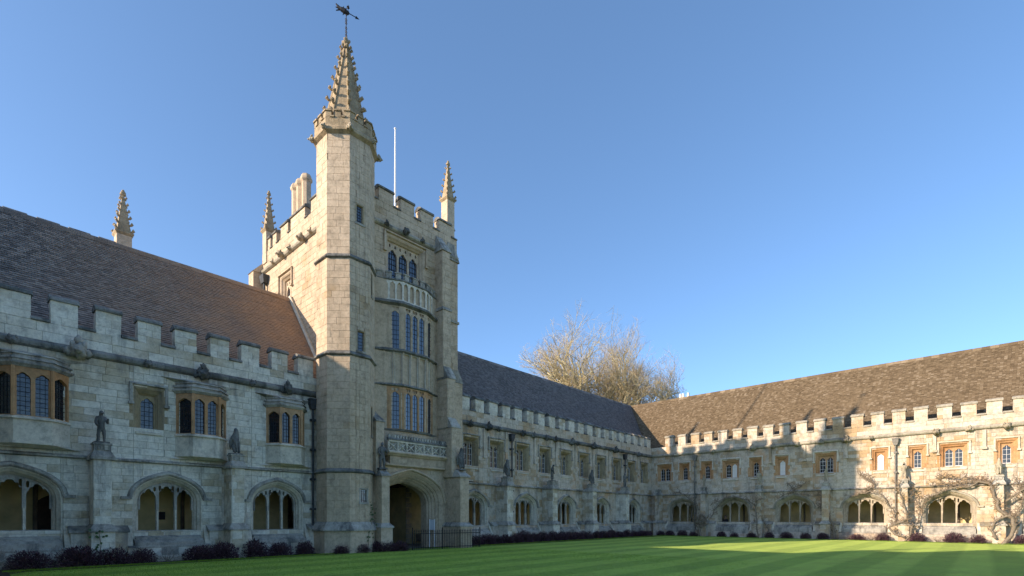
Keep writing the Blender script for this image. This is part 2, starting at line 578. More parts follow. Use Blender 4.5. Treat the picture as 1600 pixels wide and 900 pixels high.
def ashlar(Mx, x0, x1, z0, z1, ops=(), d=0.1, yf=0.0, ch=.25, wr=(.32, .82), vis=None, th=.045, rb=(0, 1), gap=.008, bev=.006):
    """courses of separate dressed stones, joints recessed; collected and emitted later"""
    nz = max(1, round((z1 - z0) / ch)); h = (z1 - z0) / nz
    ii = Mx.inverted() @ Vector((cam.location.x, cam.location.y, 1.6))
    for k in range(nz):
        a = x0 - rng.random() * .4
        za = z0 + k * h
        while a < x1:
            w = rng.uniform(*wr); b = a + w
            ca, cb = max(a, x0), min(b, x1)
            a = b
            if x1 - cb < .16: cb = x1; a = x1 + 1
            if cb - ca < .05: continue
            for poly in cells(ca, cb, za, za + h, ops, d):
                xs = [p[0] for p in poly]; zs = [p[1] for p in poly]
                xa, xb, zl, zh = min(xs), max(xs), min(zs), max(zs)
                if xb - xa < .03 or zh - zl < .03: continue
                g = gap / 2
                out = []
                for (x, z) in poly:
                    gx = x + (g if x < xa + .002 else -g if x > xb - .002 else 0)
                    gz = z + (g if z < zl + .002 or z < zh - .002 and len(poly) > 4 else -g if z > zh - .002 else 0)
                    out.append((gx, gz))
                cx = (xa + xb) / 2; cz = (zl + zh) / 2
                pr = rng.uniform(-.004, .006)
                ins = []
                for (x, z) in out:
                    ins.append((x + math.copysign(min(bev, abs(cx - x) / 2), cx - x), z + math.copysign(min(bev, abs(cz - z) / 2), cz - z)))
                n = len(out)
                V = [(x, yf - pr, z) for x, z in ins] + [(x, yf - pr + .007, z) for x, z in out] + [(x, yf + th, z) for x, z in out]
                F = [tuple(range(n))]
                for i in range(n):
                    j = (i + 1) % n
                    F.append((n + i, n + j, j, i)); F.append((2 * n + i, 2 * n + j, n + j, n + i))
                V = [tuple(Mx @ Vector(v)) for v in V]
                dist = hypot(cx - ii.x, ii.y)
                seen = (vis is None or vis(cx, cz))
                wgt = (xb - xa) * (zh - zl) / (dist * dist) if seen else 0
                STONES.append((wgt, V, F, rb[0] + (rb[1] - rb[0]) * rng.random()))


def emit_stones(parent, mat, n=300, single=True):
    global STONES
    ST = sorted(STONES, key=lambda s: -s[0])
    k = 0
    if single:
        for w, V, F, r in ST[:n]:
            if w <= 0: break
            b = MB(); b.add(V, F, r)
            b.build('stone', mat, parent)
            k += 1
    b = MB()
    for w, V, F, r in ST[k:]:
        b.add(V, F, r)
    if b.F:
        b.build('stone', mat, parent, kind='stuff')
    STONES = []


# ------------------------------------------------------------------ reusable architectural parts
def cusp_head(xc, w, zs, rise, n=12, cusp=.16):
    """hole outline for the head of one light: pointed arch with cusps (foils)"""
    P = []
    for i in range(n + 1):
        t = -1 + 2 * i / n
        z = zs + rise * (1 - abs(t) ** 1.7) ** .75
        c = math.exp(-((abs(t) - .52) / .13) ** 2) * cusp * rise * 1.6
        P.append((xc + t * w * (1 - .0 * c), z - c))
    return P


def light_hole(xc, w, z0, zs, rise, cusp=.16, n=14):
    return [(xc - w, z0), (xc + w, z0)] + list(reversed(cusp_head(xc, w, zs, rise, n, cusp)))


def glazing(mb, xc, w, z0, z1, y, bw=.006, sx=.13, sz=.18):
    n = max(2, round(2 * w / sx)); m = max(2, round((z1 - z0) / sz))
    for i in range(1, n):
        x = xc - w + 2 * w * i / n
        mb.box(x - bw, x + bw, y - .012, y, z0, z1)
    for j in range(1, m):
        z = z0 + (z1 - z0) * j / m
        mb.box(xc - w, xc + w, y - .014, y + .001, z - bw, z + bw)


def pane(parent, xc, w, z0, z1, y, mat, Mx=None):
    b = MB(Mx)
    tl = rng.uniform(-.006, .006); tz = rng.uniform(-.006, .006)
    b.add([(xc - w, y - tl, z0), (xc + w, y + tl, z0), (xc + w, y + tl + tz, z1), (xc - w, y - tl + tz, z1),
           (xc - w, y + .02, z0), (xc + w, y + .02, z0), (xc + w, y + .02, z1), (xc - w, y + .02, z1)],
          [(0, 1, 2, 3), (7, 6, 5, 4), (0, 4, 5, 1), (1, 5, 6, 2), (2, 6, 7, 3), (3, 7, 4, 0)])
    return b.build('pane', mat, parent)


def frame_loft(mb, o, prof, zlow=None):
    rings = [[(x, y, z) for x, z in outline(o, d, zlow)] for d, y in prof]
    mb.loft(rings)


def label_hood(mb, xc, hw, ztop, zdrop, p=.09, t=.09):
    """square label mould with dropped ends"""
    prof = [(ztop, 0), (ztop + .02, -p), (ztop + .07, -p), (ztop + t + .03, 0)]
    mb.extr([(.0, ztop), (-p, ztop + .02), (-p, ztop + .06), (0, ztop + .11)], xc - hw - .12, xc + hw + .12)
    for s in (-1, 1):
        xa = xc + s * (hw + .075)
        mb.box(xa - .045, xa + .045, -p * .8, 0, zdrop, ztop + .02)
        mb.box(xa - .085, xa + .085, -p - .02, 0, zdrop - .09, zdrop)


def arch_opening(parent, o, mat='trim', sill_p=.35, lights=3, frame_w=.2, glass=False, zsb=.58, stonemat='cream'):
    """cloister opening: moulded splayed jambs, mullions with cusped tracery, hood mould and weathered sill"""
    b = MB()
    frame_loft(b, o, [(0, .45), (0, .36), (.035, .33), (.035, .27), (.085, .22), (.10, .16), (.10, .12), (.155, .07), (.19, .03), (.20, -.004), (.24, -.004), (.24, .05)])
    root = b.build('cloister_opening', stonemat, parent)
    xc, hw = o['xc'], o['hw']
    # tracery plate
    y0, y1 = .30, .42
    lw = 2 * hw / lights
    mw = .05
    outer = outline(o, .01, o['zs'] - .32)
    holes = []
    lo = []
    for i in range(lights):
        c = xc - hw + lw * (i + .5)
        w = lw / 2 - mw
        mid = abs(c - xc) < .1
        ztop = o['zs'] + o['rise'] * (.80 if mid else .64)
        zsb_ = o['zs'] + (.34 if mid else .16)
        hp = []
        N = 20
        for q in range(N + 1):
            t = -1 + 2 * q / N
            zz = zsb_ + (ztop - zsb_) * (1 - abs(t) ** 2.6)
            zz = min(zz, arch_z(o, 0, c + t * w) - .05)
            zz -= .075 * math.exp(-((abs(t) - .45) / .11) ** 2) + .03 * math.exp(-((abs(t) - .8) / .08) ** 2)
            hp.append((c + t * w, zz))
        lo.append(hp)
    for i in range(lights - 1):
        px = xc - hw + lw * (i + 1)
        for sg in (-1, 1):
            x_ = px + sg * .085
            zt_ = arch_z(o, 0, x_) - .06
            zb2 = o['zs'] + .36
            if zt_ - zb2 > .1:
                holes.append([(x_ - .035, zb2 + .04), (x_, zb2), (x_ + .035, zb2 + .04), (x_ + .04, zt_ - .04), (x_, zt_), (x_ - .04, zt_ - .04)])
    bottom = []
    zb = o['zs'] - .32
    for h in lo:
        bottom += [(h[0][0], zb)] + h + [(h[-1][0], zb)]
    poly = outer[::-1]            # right bottom ... left bottom
    poly = [(xc - hw - .01, zb)] + bottom + [(xc + hw + .01, zb)] + outer[1:-1][::-1]
    t = MB(); t.plate(poly, holes, y0, y1); t.build('tracery', 'trim' if stonemat == 'cream' else stonemat, root)
    for i in range(lights - 1):
        x = xc - hw + lw * (i + 1)
        m = MB()
        m.prism([(x - .032, .26), (x + .032, .26), (x + mw, .34), (x + mw, .38), (x + .03, .44), (x - .03, .44), (x - mw, .38), (x - mw, .34)], o['z0'], zb + .01)
        m.build('mullion', stonemat, root)
    # hood mould
    h = MB()
    zl = o['zs'] + .10
    rings = []
    for dd, y in [(.24, 0), (.25, -.07), (.30, -.11), (.37, -.10), (.42, 0)]:
        pts = [p for p in outline(o, dd)[1:-1]]
        rings.append([(x, y, max(z, zl)) for x, z in pts])
    h.loft(rings)
    for s in (-1, 1):
        x = xc + s * (hw + .42)
        h.box(x - .16, x + .16, -.1, 0, zl - .05, zl + .05)
    h.build('hood_mould', mat, root)
    if sill_p:
        s = MB()
        z0 = o['z0']
        a, c2 = xc - hw - .02, xc + hw + .02
        s.extr([(.44, z0 - .4), (.25, z0 - .4), (.25, z0 - .02), (.44, z0)][::1], a, c2)
        # weathered slope in three shallow steps
        zz = z0
        steps = [(.25, .02), (.04, -.16), (-.16, -.30), (-sill_p, -.46)]
        for k in range(3):
            ya, da = steps[k]; yb, db = steps[k + 1]
            s.extr([(.30, z0 - .9), (yb, z0 - .9), (yb, z0 + db), (yb, z0 + db + .045), (ya + .01, z0 + da), (.30, z0 + da)], xc - hw - .12 - .05 * k, xc + hw + .12 + .05 * k)
        s.build('sill', 'trim', root)
    return root


def rect_window(parent, xc, n, z0, z1, lw=.2, gap=.34, framemat='orange', bar='leadbar', hood=True, fo=.24, depth=.3, glassm='glass', blind=(), hoodmat='trim', zdrop=None, hood_up=.05):
    """square-headed window with n cusped lights, deep moulded reveal"""
    half = (n - 1) * gap / 2 + lw + .05
    o = op(xc, half, z0, z1 - fo)
    b = MB()
    frame_loft(b, o, [(0, depth), (0, depth - .06), (.05, depth - .10), (.05, depth - .15), (.13, .08), (.17, .05), (.17, .02), (fo, -.003), (fo + .10, -.003), (fo + .10, .05)], z0)
    holes = []
    lights = []
    for i in range(n):
        c = xc + (i - (n - 1) / 2) * gap
        holes.append(light_hole(c, lw, z0 + .02, z1 - fo - .30, .2, .12, 12))
        lights.append(c)
    b.plate([(xc - half, z0), (xc + half, z0), (xc + half, z1 - fo), (xc - half, z1 - fo)], holes, depth - .02, depth + .06)
    w = b.build('window', framemat, parent)
    for i, c in enumerate(lights):
        pane(w, c, lw + .03, z0, z1 - fo - .05, depth + .04, 'blind' if i in blind else glassm)
        g = MB(); glazing(g, c, lw + .02, z0, z1 - fo - .08, depth + .03, bw=.008 if bar == 'whitebar' else .006, sx=.2 if bar == 'whitebar' else .13, sz=.33 if bar == 'whitebar' else .17)
        if bar == 'whitebar':
            for s in (-1, 1):
                g.box(c + s * lw - .02, c + s * lw + .02, depth + .005, depth + .03, z0, z1 - fo - .3)
            g.box(c - lw, c + lw, depth + .004, depth + .03, z0, z0 + .06)
        g.build('glazing_bar', bar, w)
    s = MB()
    s.extr([(depth, z0 - .22), (-.06, z0 - .22), (-.06, z0 - .14), (depth, z0 + .01)], xc - half - .15, xc + half + .15)
    s.build('sill', 'cream', w)
    if hood:
        h = MB(); label_hood(h, xc, half + fo - .02, z1 + hood_up, (z1 - .62) if zdrop is None else zdrop)
        h.build('hood_mould', hoodmat, w)
    return w


def off_poly(P, d):
    """offset open canted plan outward (towards -y); ends stay on the wall"""
    n = len(P); out = []
    for i, (x, y) in enumerate(P):
        ns = []
        for a, b in ((i - 1, i), (i, i + 1)):
            if 0 <= a and b < n:
                dx, dy = P[b][0] - P[a][0], P[b][1] - P[a][1]
                L = hypot(dx, dy); ns.append((dy / L, -dx / L))
        if len(ns) == 1:
            nx, ny = ns[0]
            # slide along wall
            k = d / abs(nx) if abs(nx) > .2 else d
            out.append((x + math.copysign(k, nx) if nx else x, y))
        else:
            nx, ny = ns[0][0] + ns[1][0], ns[0][1] + ns[1][1]
            L2 = (nx * nx + ny * ny) / 2
            out.append((x + nx * d / L2, y + ny * d / L2))
    return out


def ring(mb, P, d0, z0, d1, z1, r=.6, back=.02):
    a = off_poly(P, d0); c = off_poly(P, d1)
    a = a + [(a[-1][0], back), (a[0][0], back)] if back is not None else a
    c = c + [(c[-1][0], back), (c[0][0], back)] if back is not None else c
    mb.prism(a, z0, z1, c, r)


def facet_frames(P):
    out = []
    for (xa, ya), (xb, yb) in zip(P, P[1:]):
        L = hypot(xb - xa, yb - ya)
        ang = math.degrees(math.atan2(yb - ya, xb - xa))
        out.append((Matrix.Translation((xa, ya, 0)) @ Matrix.Rotation(radians(ang), 4, 'Z'), L))
    return out


def oriel(parent, xc, hw=.88, fw=.46, dp=.55):
    P = [(xc - hw, 0), (xc - fw, -dp), (xc + fw, -dp), (xc + hw, 0)]
    b = MB()
    ring(b, P, -.30, 3.84, -.04, 3.93); ring(b, P, .03, 3.93, .03, 4.0); ring(b, P, -.02, 4.0, -.02, 4.70)
    root = b.build('oriel_window', 'cream', parent)
    s = MB(); ring(s, P, .05, 4.70, .05, 4.74); ring(s, P, .05, 4.74, 0, 4.80); s.build('sill', 'cream', root)
    for Mx, L in facet_frames(P):
        f = MB(Mx)
        if L > .8:
            n = 2
        else:
            n = 1
        lw = (L - .075 * n - .06) / n / 2
        holes = []; cs = []
        for i in range(n):
            c = L * (i + .5) / n
            cs.append(c); holes.append(light_hole(c, lw, 4.82, 5.98, .17, .08, 14))
        f.plate([(0, 4.78), (L, 4.78), (L, 6.33), (0, 6.33)], holes, 0, .12)
        fo = f.build('window_frame', 'orange', root)
        q = MB(Mx)
        for c in cs:
            q.M = Mx
            glazing(q, c, lw + .01, 4.82, 6.15, .10, bw=.006, sx=.12, sz=.15)
            for s_ in (-1, 1):
                pass
        q.build('glazing_bar', 'leadbar', root)
        for c in cs:
            pane(root, c, lw + .03, 4.80, 6.18, .105, 'glass', Mx)
    # slender shafts on the angles
    for x, y in P[1:3]:
        k = MB(); k.tube([(x, y, 4.78), (x, y, 6.33)], .055, 6); k.build('shaft', 'orange', root)
    r = MB()
    ring(r, P, .03, 6.33, .11, 6.42); ring(r, P, .11, 6.42, .11, 6.47); ring(r, P, .04, 6.47, .04, 6.56)
    ring(r, P, .09, 6.56, .07, 6.62); ring(r, P, .0, 6.62, -.02, 6.72); ring(r, P, .035, 6.72, .02, 6.77); ring(r, P, -.05, 6.77, -.4, 6.90)
    r.build('roof_moulding', 'trim', root)
    bk = MB(); bk.box(xc - hw - .02, xc + hw + .02, -.01, .02, 6.3, 6.34); 
    return root


def buttress(parent, xc, w=.5, p=.9, ztop=3.62, mat='cream', low_h=1.12):
    b = MB()
    h = w / 2
    b.box(xc - h, xc + h, -p, .02, low_h, ztop, .7)
    root = b.build('buttress', mat, parent)
    smat = 'ashlar' if mat == 'cream' else mat
    ashlar(Mfr(0, -p, 0), xc - h, xc + h, low_h + .26, ztop, (), 0, -.012, ch=.27, wr=(.24, .5), th=.02, gap=.007)
    ashlar(Mfr(xc - h, 0, -90), 0, p, low_h + .26, ztop, (), 0, -.012, ch=.27, wr=(.3, .6), th=.02, gap=.007)
    ashlar(Mfr(xc + h, 0, 90), -p, 0, low_h + .26, ztop, (), 0, -.012, ch=.27, wr=(.3, .6), th=.02, gap=.007)
    ashlar(Mfr(0, -p - .12, 0), xc - h - .09, xc + h + .09, .05, low_h, (), 0, -.012, ch=.34, wr=(.3, .6), th=.02, gap=.007)
    emit_stones(root, smat, single=False)
    q = MB()
    q.box(xc - h - .09, xc + h + .09, -p - .12, .02, 0, low_h, .8)
    q.build('plinth', mat, root)
    t = MB()
    t.prism([(xc - h - .16, -p - .2), (xc + h + .16, -p - .2), (xc + h + .16, .02), (xc - h - .16, .02)], low_h, low_h + .05)
    t.prism([(xc - h - .16, -p - .2), (xc + h + .16, -p - .2), (xc + h + .16, .02), (xc - h - .16, .02)], low_h + .05, low_h + .27,
            [(xc - h - .01, -p - .01), (xc + h + .01, -p - .01), (xc + h + .01, .02), (xc - h - .01, .02)])
    t.build('plinth_weathering', 'trim', root)
    c = MB()
    a = .10
    c.prism([(xc - h - a, -p - a), (xc + h + a, -p - a), (xc + h + a, .02), (xc - h - a, .02)], ztop, ztop + .09)
    c.prism([(xc - h - a, -p - a), (xc + h + a, -p - a), (xc + h + a, .02), (xc - h - a, .02)], ztop + .09, ztop + .33,
            [(xc - h + .02, -p + .03), (xc + h - .02, -p + .03), (xc + h - .02, -p + w), (xc - h + .02, -p + w)])
    c.build('capstone', 'trim', root)
    d = MB()
    d.box(xc - h + .0, xc + h - .0, -p + .01, -p + w, ztop + .30, ztop + .50, .5)
    d.box(xc - h - .03, xc + h + .03, -p - .02, -p + w + .03, ztop + .50, ztop + .56, .5)
    for s in (-.5, .5):
        d.box(xc + s * h * .8 - .05, xc + s * h * .8 + .05, -p - .03, -p + .02, ztop + .33, ztop + .47)
    d.build('pedestal', 'trim', root)
    return root


def string_course(parent, x0, x1, z, mat='coping', p=.13, big=False, name='string_course'):
    b = MB()
    if big:
        prof = [(.03, z), (-.04, z), (-.13, z + .05), (-.16, z + .12), (-.16, z + .17), (-.05, z + .26), (.03, z + .30)]
    else:
        prof = [(.03, z), (-.03, z), (-p, z + .03), (-p, z + .08), (.03, z + .15)]
    x = x0
    while x < x1 - .05:
        e = min(x1, x + rng.uniform(.7, 1.3))
        if x1 - e < .3: e = x1
        dy = rng.uniform(-.006, .006)
        b.extr([(y + dy if y < .02 else y, zz) for y, zz in prof], x + .004, e - .004, rng.random())
        x = e
    return b.build(name, mat, parent)


def drainpipe(parent, x, ztop=7.1, zbot=.35, y=-.14, lead='lead'):
    b = MB()
    b.tube([(x, y, zbot), (x, y, ztop - .55)], .05, 8)
    o = b.build('drainpipe', lead, parent)
    h = MB()
    h.prism([(x - .10, y - .08), (x + .10, y - .08), (x + .10, .0), (x - .10, .0)], ztop - .55, ztop - .35, [(x - .16, y - .1), (x + .16, y - .1), (x + .16, .0), (x - .16, .0)])
    h.box(x - .17, x + .17, y - .12, .0, ztop - .35, ztop - .14)
    h.box(x - .20, x + .20, y - .15, .0, ztop - .14, ztop - .08)
    h.build('rainwater_hopper', lead, o)
    z = .6
    while z < ztop - .8:
        c = MB(); c.box(x - .10, x + .10, y - .075, 0, z, z + .10); c.build('pipe_bracket', lead, o); z += 1.35
    return o


def grotesque_meshes():
    out = []
    for k in range(4):
        b = MB()
        b.blob((0, -.16, .0), .17, .2, .15, k + 1, .35, .5, 12, 9)
        b.blob((-.10, -.20, .14), .06, .07, .08, k + 5, .3, .5, 6, 5)
        b.blob((.10, -.20, .14), .06, .07, .08, k + 9, .3, .5, 6, 5)
        b.blob((0, -.36, -.03), .07, .09, .06, k + 3, .3, .5, 8, 6)
        if k % 2:
            b.blob((.02, -.14, .25), .09, .08, .12, k + 11, .35, .5, 8, 6)
            b.blob((-.18, -.1, -.02), .09, .1, .11, k + 13, .3, .5, 8, 6); b.blob((.18, -.1, -.02), .09, .1, .11, k + 15, .3, .5, 8, 6)
        out.append(b)
    return out


GB = grotesque_meshes()
GM = {}
for _m in ('statue', 'statuewarm', 'trim'):
    GM[_m] = [g.mesh('grotesque', _m, True) for g in GB]


def grotesque(parent, x, z=7.22, s=1.0, mat='statue', k=None):
    k = rng.randrange(4) if k is None else k
    o = link('grotesque', GM[mat][k], parent, loc=(x, -.03, z), rz=rng.uniform(-.15, .15))
    o.scale = (s, s, s)
    return o


# merlon meshes shared
def merlon_mesh(w=.71, h=.92, t=.42, mat='ashlar'):
    b = MB()
    nz = 3
    for k in range(nz):
        z0 = k * h / nz; z1 = (k + 1) * h / nz
        cut = .5 + (.12 if k % 2 else -.12)
        for a, c in ((0, cut), (cut, 1)):
            b.box(a * w + .004 - w / 2, c * w - .004 - w / 2, 0 + rng.uniform(-.004, .004), t, z0 + .003, z1 - .003, rng.random())
    b.box(-w / 2 + .01, w / 2 - .01, .02, t - .02, 0, h - .002, .4)
    b.V = [(x + rng.uniform(-.007, .007), y + rng.uniform(-.007, .007), z + rng.uniform(-.006, .006)) for x, y, z in b.V]
    return b.mesh('merlon', mat)


def coping_mesh(w=.71, t=.42, mat='coping', low=False):
    b = MB()
    e = .035 if not low else 0
    b.extr([(t + .06, 0), (-.06, 0), (-.07, .05), (-.04, .12), (.14, .21), (t - .14, .21), (t + .06, .10)], -w / 2 - e, w / 2 + e)
    b.V = [(x + rng.uniform(-.014, .014), y + rng.uniform(-.012, .012), z + rng.uniform(-.012, .012)) for x, y, z in b.V]
    me = b.mesh('coping', mat)
    return me


def parapet(parent, x0, x1, zc=7.40, zb=8.02, ztop=8.80, pitch=1.185, mw=.715, first=None, mat='ashlar', cmat='coping', t=.42, skip=None):
    """solid band + separate merlons each with its own coping, and crenel copings between"""
    MM = [merlon_mesh(mw, ztop - zb, t, mat) for _ in range(5)]; CM = [coping_mesh(mw, t, cmat) for _ in range(5)]; lm = coping_mesh(pitch - mw, t, cmat, True)
    x = first if first is not None else x0 + mw / 2
    while x < x1:
        mm = rng.choice(MM); cm = rng.choice(CM)
        m = link('merlon', mm, parent, loc=(x + rng.uniform(-.02, .02), rng.uniform(-.012, .012), zb)); m.scale = (rng.uniform(.95, 1.04), 1, rng.uniform(.965, 1.03)); m.rotation_euler = (rng.uniform(-.01, .01), rng.uniform(-.012, .012), 0)
        c = link('coping', cm, m, loc=(0, 0, ztop - zb))
        g = x + pitch / 2
        if g < x1:
            q = link('crenel_coping', lm, parent, loc=(g, 0, zb - .0))
            q.scale = (1, 1, .75)
        x += pitch


def roof_tiles(parent, mat, y0, z0, y1, z1, xa, xb, tw=.17, gauge=.125, extra=None):
    """xa(y), xb(y): ends of each row. Rows of overlapping plain tiles"""
    L = hypot(y1 - y0, z1 - z0); n = int(L / gauge)
    ux, uz = (y1 - y0) / L, (z1 - z0) / L
    nx, nz = -uz, ux
    b = MB()
    V = b.V; F = b.F; R = b.R
    for k in range(n):
        s = k * gauge
        y = y0 + ux * s; z = z0 + uz * s
        a, e = xa(y), xb(y)
        x = a - (tw / 2 if k % 2 else 0)
        sag = 0
        while x < e:
            l, r = max(x, a), min(x + tw, e)
            x += tw
            if r - l < .03: continue
            up = .024 + rng.uniform(-.004, .010) + .03 * noise.noise(Vector((l * .35, s * .5, 1.7)))
            ln = gauge * 1.12
            up2 = up - .026
            jl, jr = l + .003, r - .003
            sk = rng.uniform(-.006, .006)
            o = len(V)
            ya, za = y + nx * up + ux * sk, z + nz * up + uz * sk
            yb, zb_ = y + ux * ln + nx * up2, z + uz * ln + nz * up2
            yc, zc = y + nx * (up - .036), z + nz * (up - .036)
            V.extend([(jl, ya, za), (jr, ya, za), (jr, yb, zb_), (jl, yb, zb_), (jl, yc, zc), (jr, yc, zc)])
            F.extend([(o, o + 1, o + 2, o + 3), (o + 4, o + 5, o + 1, o)])
            rr = rng.random(); R.extend([rr, rr])
    o = b.build('roof_tile', mat, parent, kind='stuff')
    return o


def ridge(parent, x0, x1, y, z, mat):
    b = MB()
    x = x0
    while x < x1:
        e = min(x + .45, x1)
        b.extr([(y + .16, z - .16), (y - .16, z - .16), (y - .12, z + .0), (y - .04, z + .075), (y + .04, z + .075), (y + .12, z + 0)], x + .003, e - .003, rng.random())
        x = e
    b.build('ridge_tile', mat, parent, kind='stuff')


# range section constants
CORN, MID, EAVE_Y, EAVE_Z, RY, RZ = 7.12, 3.62, .62, 7.75, 5.0, 13.42


def range_body(parent, x0, x1, ops_low, ops_up, mat, mortar, tile, vis=None, single=True, north_end=None, valley=False, zdiv=MID + .1, pl_ops=(), end_back=None, ctop='coping', par_first=None, parmat=None, gates=(), roof_x1=None, roof_x0=None):
    """front wall, plinth, strings, parapet, inner wall of the walk, roof"""
    ops = ops_low + ops_up
    b = MB()
    e0 = .08 if valley == 'left' else 0; e1 = .08 if valley == 'right' else 0
    wall_sheet(b, x0 - e0, x1 + e1, 0, 8.02, ops, .20, .02)
    wall_sheet(b, x0, x1, 0, 8.02, ops, 0.0, .45, back=True)
    b.add([(x0, .02, 8.02), (x1, .02, 8.02), (x1, .5, 8.02), (x0, .5, 8.02)], [(0, 1, 2, 3)])
    b.add([(x0, .45, 7.2), (x1, .45, 7.2), (x1, .45, 8.0), (x0, .45, 8.0)], [(0, 1, 2, 3)])
    wall = b.build('wall', mortar, parent)
    I = Matrix.Identity(4)
    ashlar(I, x0, x1, .3, MID, ops, .205, 0.0, vis=vis)
    ashlar(I, x0, x1, MID + .02, CORN, ops, .205, 0.0, vis=vis)
    ashlar(I, x0, x1, CORN + .28, 8.02, (), 0, 0.0, vis=vis, wr=(.5, 1.1))
    emit_stones(wall, mat, 300, single)
    # plinth between openings
    q = MB()
    xs = x0
    edges = []
    for o in sorted(ops_low, key=lambda o: o['xc']):
        edges.append((xs, o['xc'] - o['hw'] - .42)); xs = o['xc'] + o['hw'] + .42
    edges.append((xs, x1))
    t = MB()
    for a, c in edges:
        if c - a < .1: continue
        q.box(a, c, -.28, .0, 0, 1.08, .7)
        t.extr([(.0, 1.08), (-.35, 1.08), (-.35, 1.14), (.0, 1.33)], a - .05, c + .05, rng.random())
    for o in ops_low:
        q.box(o['xc'] - o['hw'] - .42, o['xc'] + o['hw'] + .42, -.34, .02, 0, .52, .8)
        q.box(o['xc'] - o['hw'] - .42, o['xc'] + o['hw'] + .42, -.42, .02, 0, .12, .5)
        t.extr([(.0, .52), (-.38, .52), (-.38, .57), (.0, .72)], o['xc'] - o['hw'] - .42, o['xc'] + o['hw'] + .42, rng.random())
        for s in (-1, 1):
            x = o['xc'] + s * (o['hw'] + .36)
            q.extr([(.0, .5), (-.30, .5), (-.30, .62), (-.02, 1.25), (.0, 1.25)], x - .09, x + .09, .7)
    pq = q.build('plinth', 'cream', parent)
    for a, c in edges:
        if c - a > .3: ashlar(Mfr(0, -.28, 0), a, c, .05, 1.07, (), 0, -.01, ch=.34, wr=(.4, .9), th=.02, gap=.007)
    for o in ops_low:
        ashlar(Mfr(0, -.34, 0), o['xc'] - o['hw'] - .42, o['xc'] + o['hw'] + .42, .13, .51, (), 0, -.01, ch=.38, wr=(.4, .9), th=.02, gap=.007)
    emit_stones(pq, mat, single=False)
    t.build('plinth_weathering', 'trim', parent)
    string_course(parent, x0, x1, MID - .02, 'trim')
    string_course(parent, x0, x1, CORN, ctop, big=True, name='cornice')
    parapet(parent, x0, x1, first=par_first, mat=parmat or mat, cmat=ctop)
    # cloister walk: back wall, floor, ceiling, beams
    WD = 3.1
    ow0, ow1 = x0, x1
    if valley == 'left': x0 = x0 - WD
    if valley == 'right': x1 = x1 + WD
    w = MB(); w.add([(x0, WD, 0), (x1, WD, 0), (x1, WD, 3.7), (x0, WD, 3.7)], [(0, 1, 2, 3)])
    inner = w.build('walk_wall', 'plaster', parent)
    w = MB(); w.add([(x0, 0, .16), (x1, 0, .16), (x1, WD, .16), (x0, WD, .16)], [(0, 1, 2, 3)]); w.build('walk_floor', 'walkstone', parent)
    w = MB(); w.add([(x0, .45, 3.6), (x1, .45, 3.6), (x1, WD, 3.6), (x0, WD, 3.6)], [(3, 2, 1, 0)])
    w.build('walk_ceiling', 'plaster', parent)
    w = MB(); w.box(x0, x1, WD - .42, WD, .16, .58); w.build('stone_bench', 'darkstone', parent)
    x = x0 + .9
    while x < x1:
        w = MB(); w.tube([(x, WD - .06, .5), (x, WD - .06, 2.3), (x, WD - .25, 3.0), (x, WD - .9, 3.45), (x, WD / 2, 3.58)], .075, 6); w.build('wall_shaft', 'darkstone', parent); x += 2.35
    x = x0 + .5
    while x < x1:
        w = MB(); w.box(x - .09, x + .09, .46, WD - .02, 3.36, 3.6); w.build('ceiling_beam', 'oak', parent); x += 1.2
    x0, x1 = ow0, ow1
    xa = (lambda y: x0 if roof_x0 is None else roof_x0) if not (valley == 'left') else (lambda y: -y)
    xb = (lambda y: x1 if roof_x1 is None else roof_x1) if not (valley == 'right') else (lambda y: y)
    x0r, x1r = xa(RY), xb(RY)
    rb = MB()
    xe0, xe1 = xa(EAVE_Y), xb(EAVE_Y)
    rb.add([(xe0, EAVE_Y, EAVE_Z - .02), (xe1, EAVE_Y, EAVE_Z - .02), (x1r, RY, RZ - .02), (x0r, RY, RZ - .02)], [(0, 1, 2, 3)])
    rb.add([(x0r - (5 if valley == 'left' else 0), 9.4, EAVE_Z), (x1r + (5 if valley == 'right' else 0), 9.4, EAVE_Z), (x1r, RY, RZ - .02), (x0r, RY, RZ - .02)], [(3, 2, 1, 0)])
    rb.add([(x0, .4, 7.74), (x1, .4, 7.74), (x1, .7, 7.74), (x0, .7, 7.74)], [(0, 1, 2, 3)])
    roof = rb.build('roof', tile, parent)
    roof_tiles(roof, tile, EAVE_Y, EAVE_Z, RY, RZ, xa, xb)
    ridge(roof, x0r, x1r, RY, RZ, tile)
    if valley == 'left': x0 -= 9.4
    if valley == 'right': x1 += 9.4
    bw = MB()
    bw.add([(x0, 9.4, 0), (x1, 9.4, 0), (x1, 9.4, EAVE_Z), (x0, 9.4, EAVE_Z)], [(3, 2, 1, 0)])
    bw.build('outer_wall', mortar, parent)
    return wall, roof


def inframe(x, z):
    return True


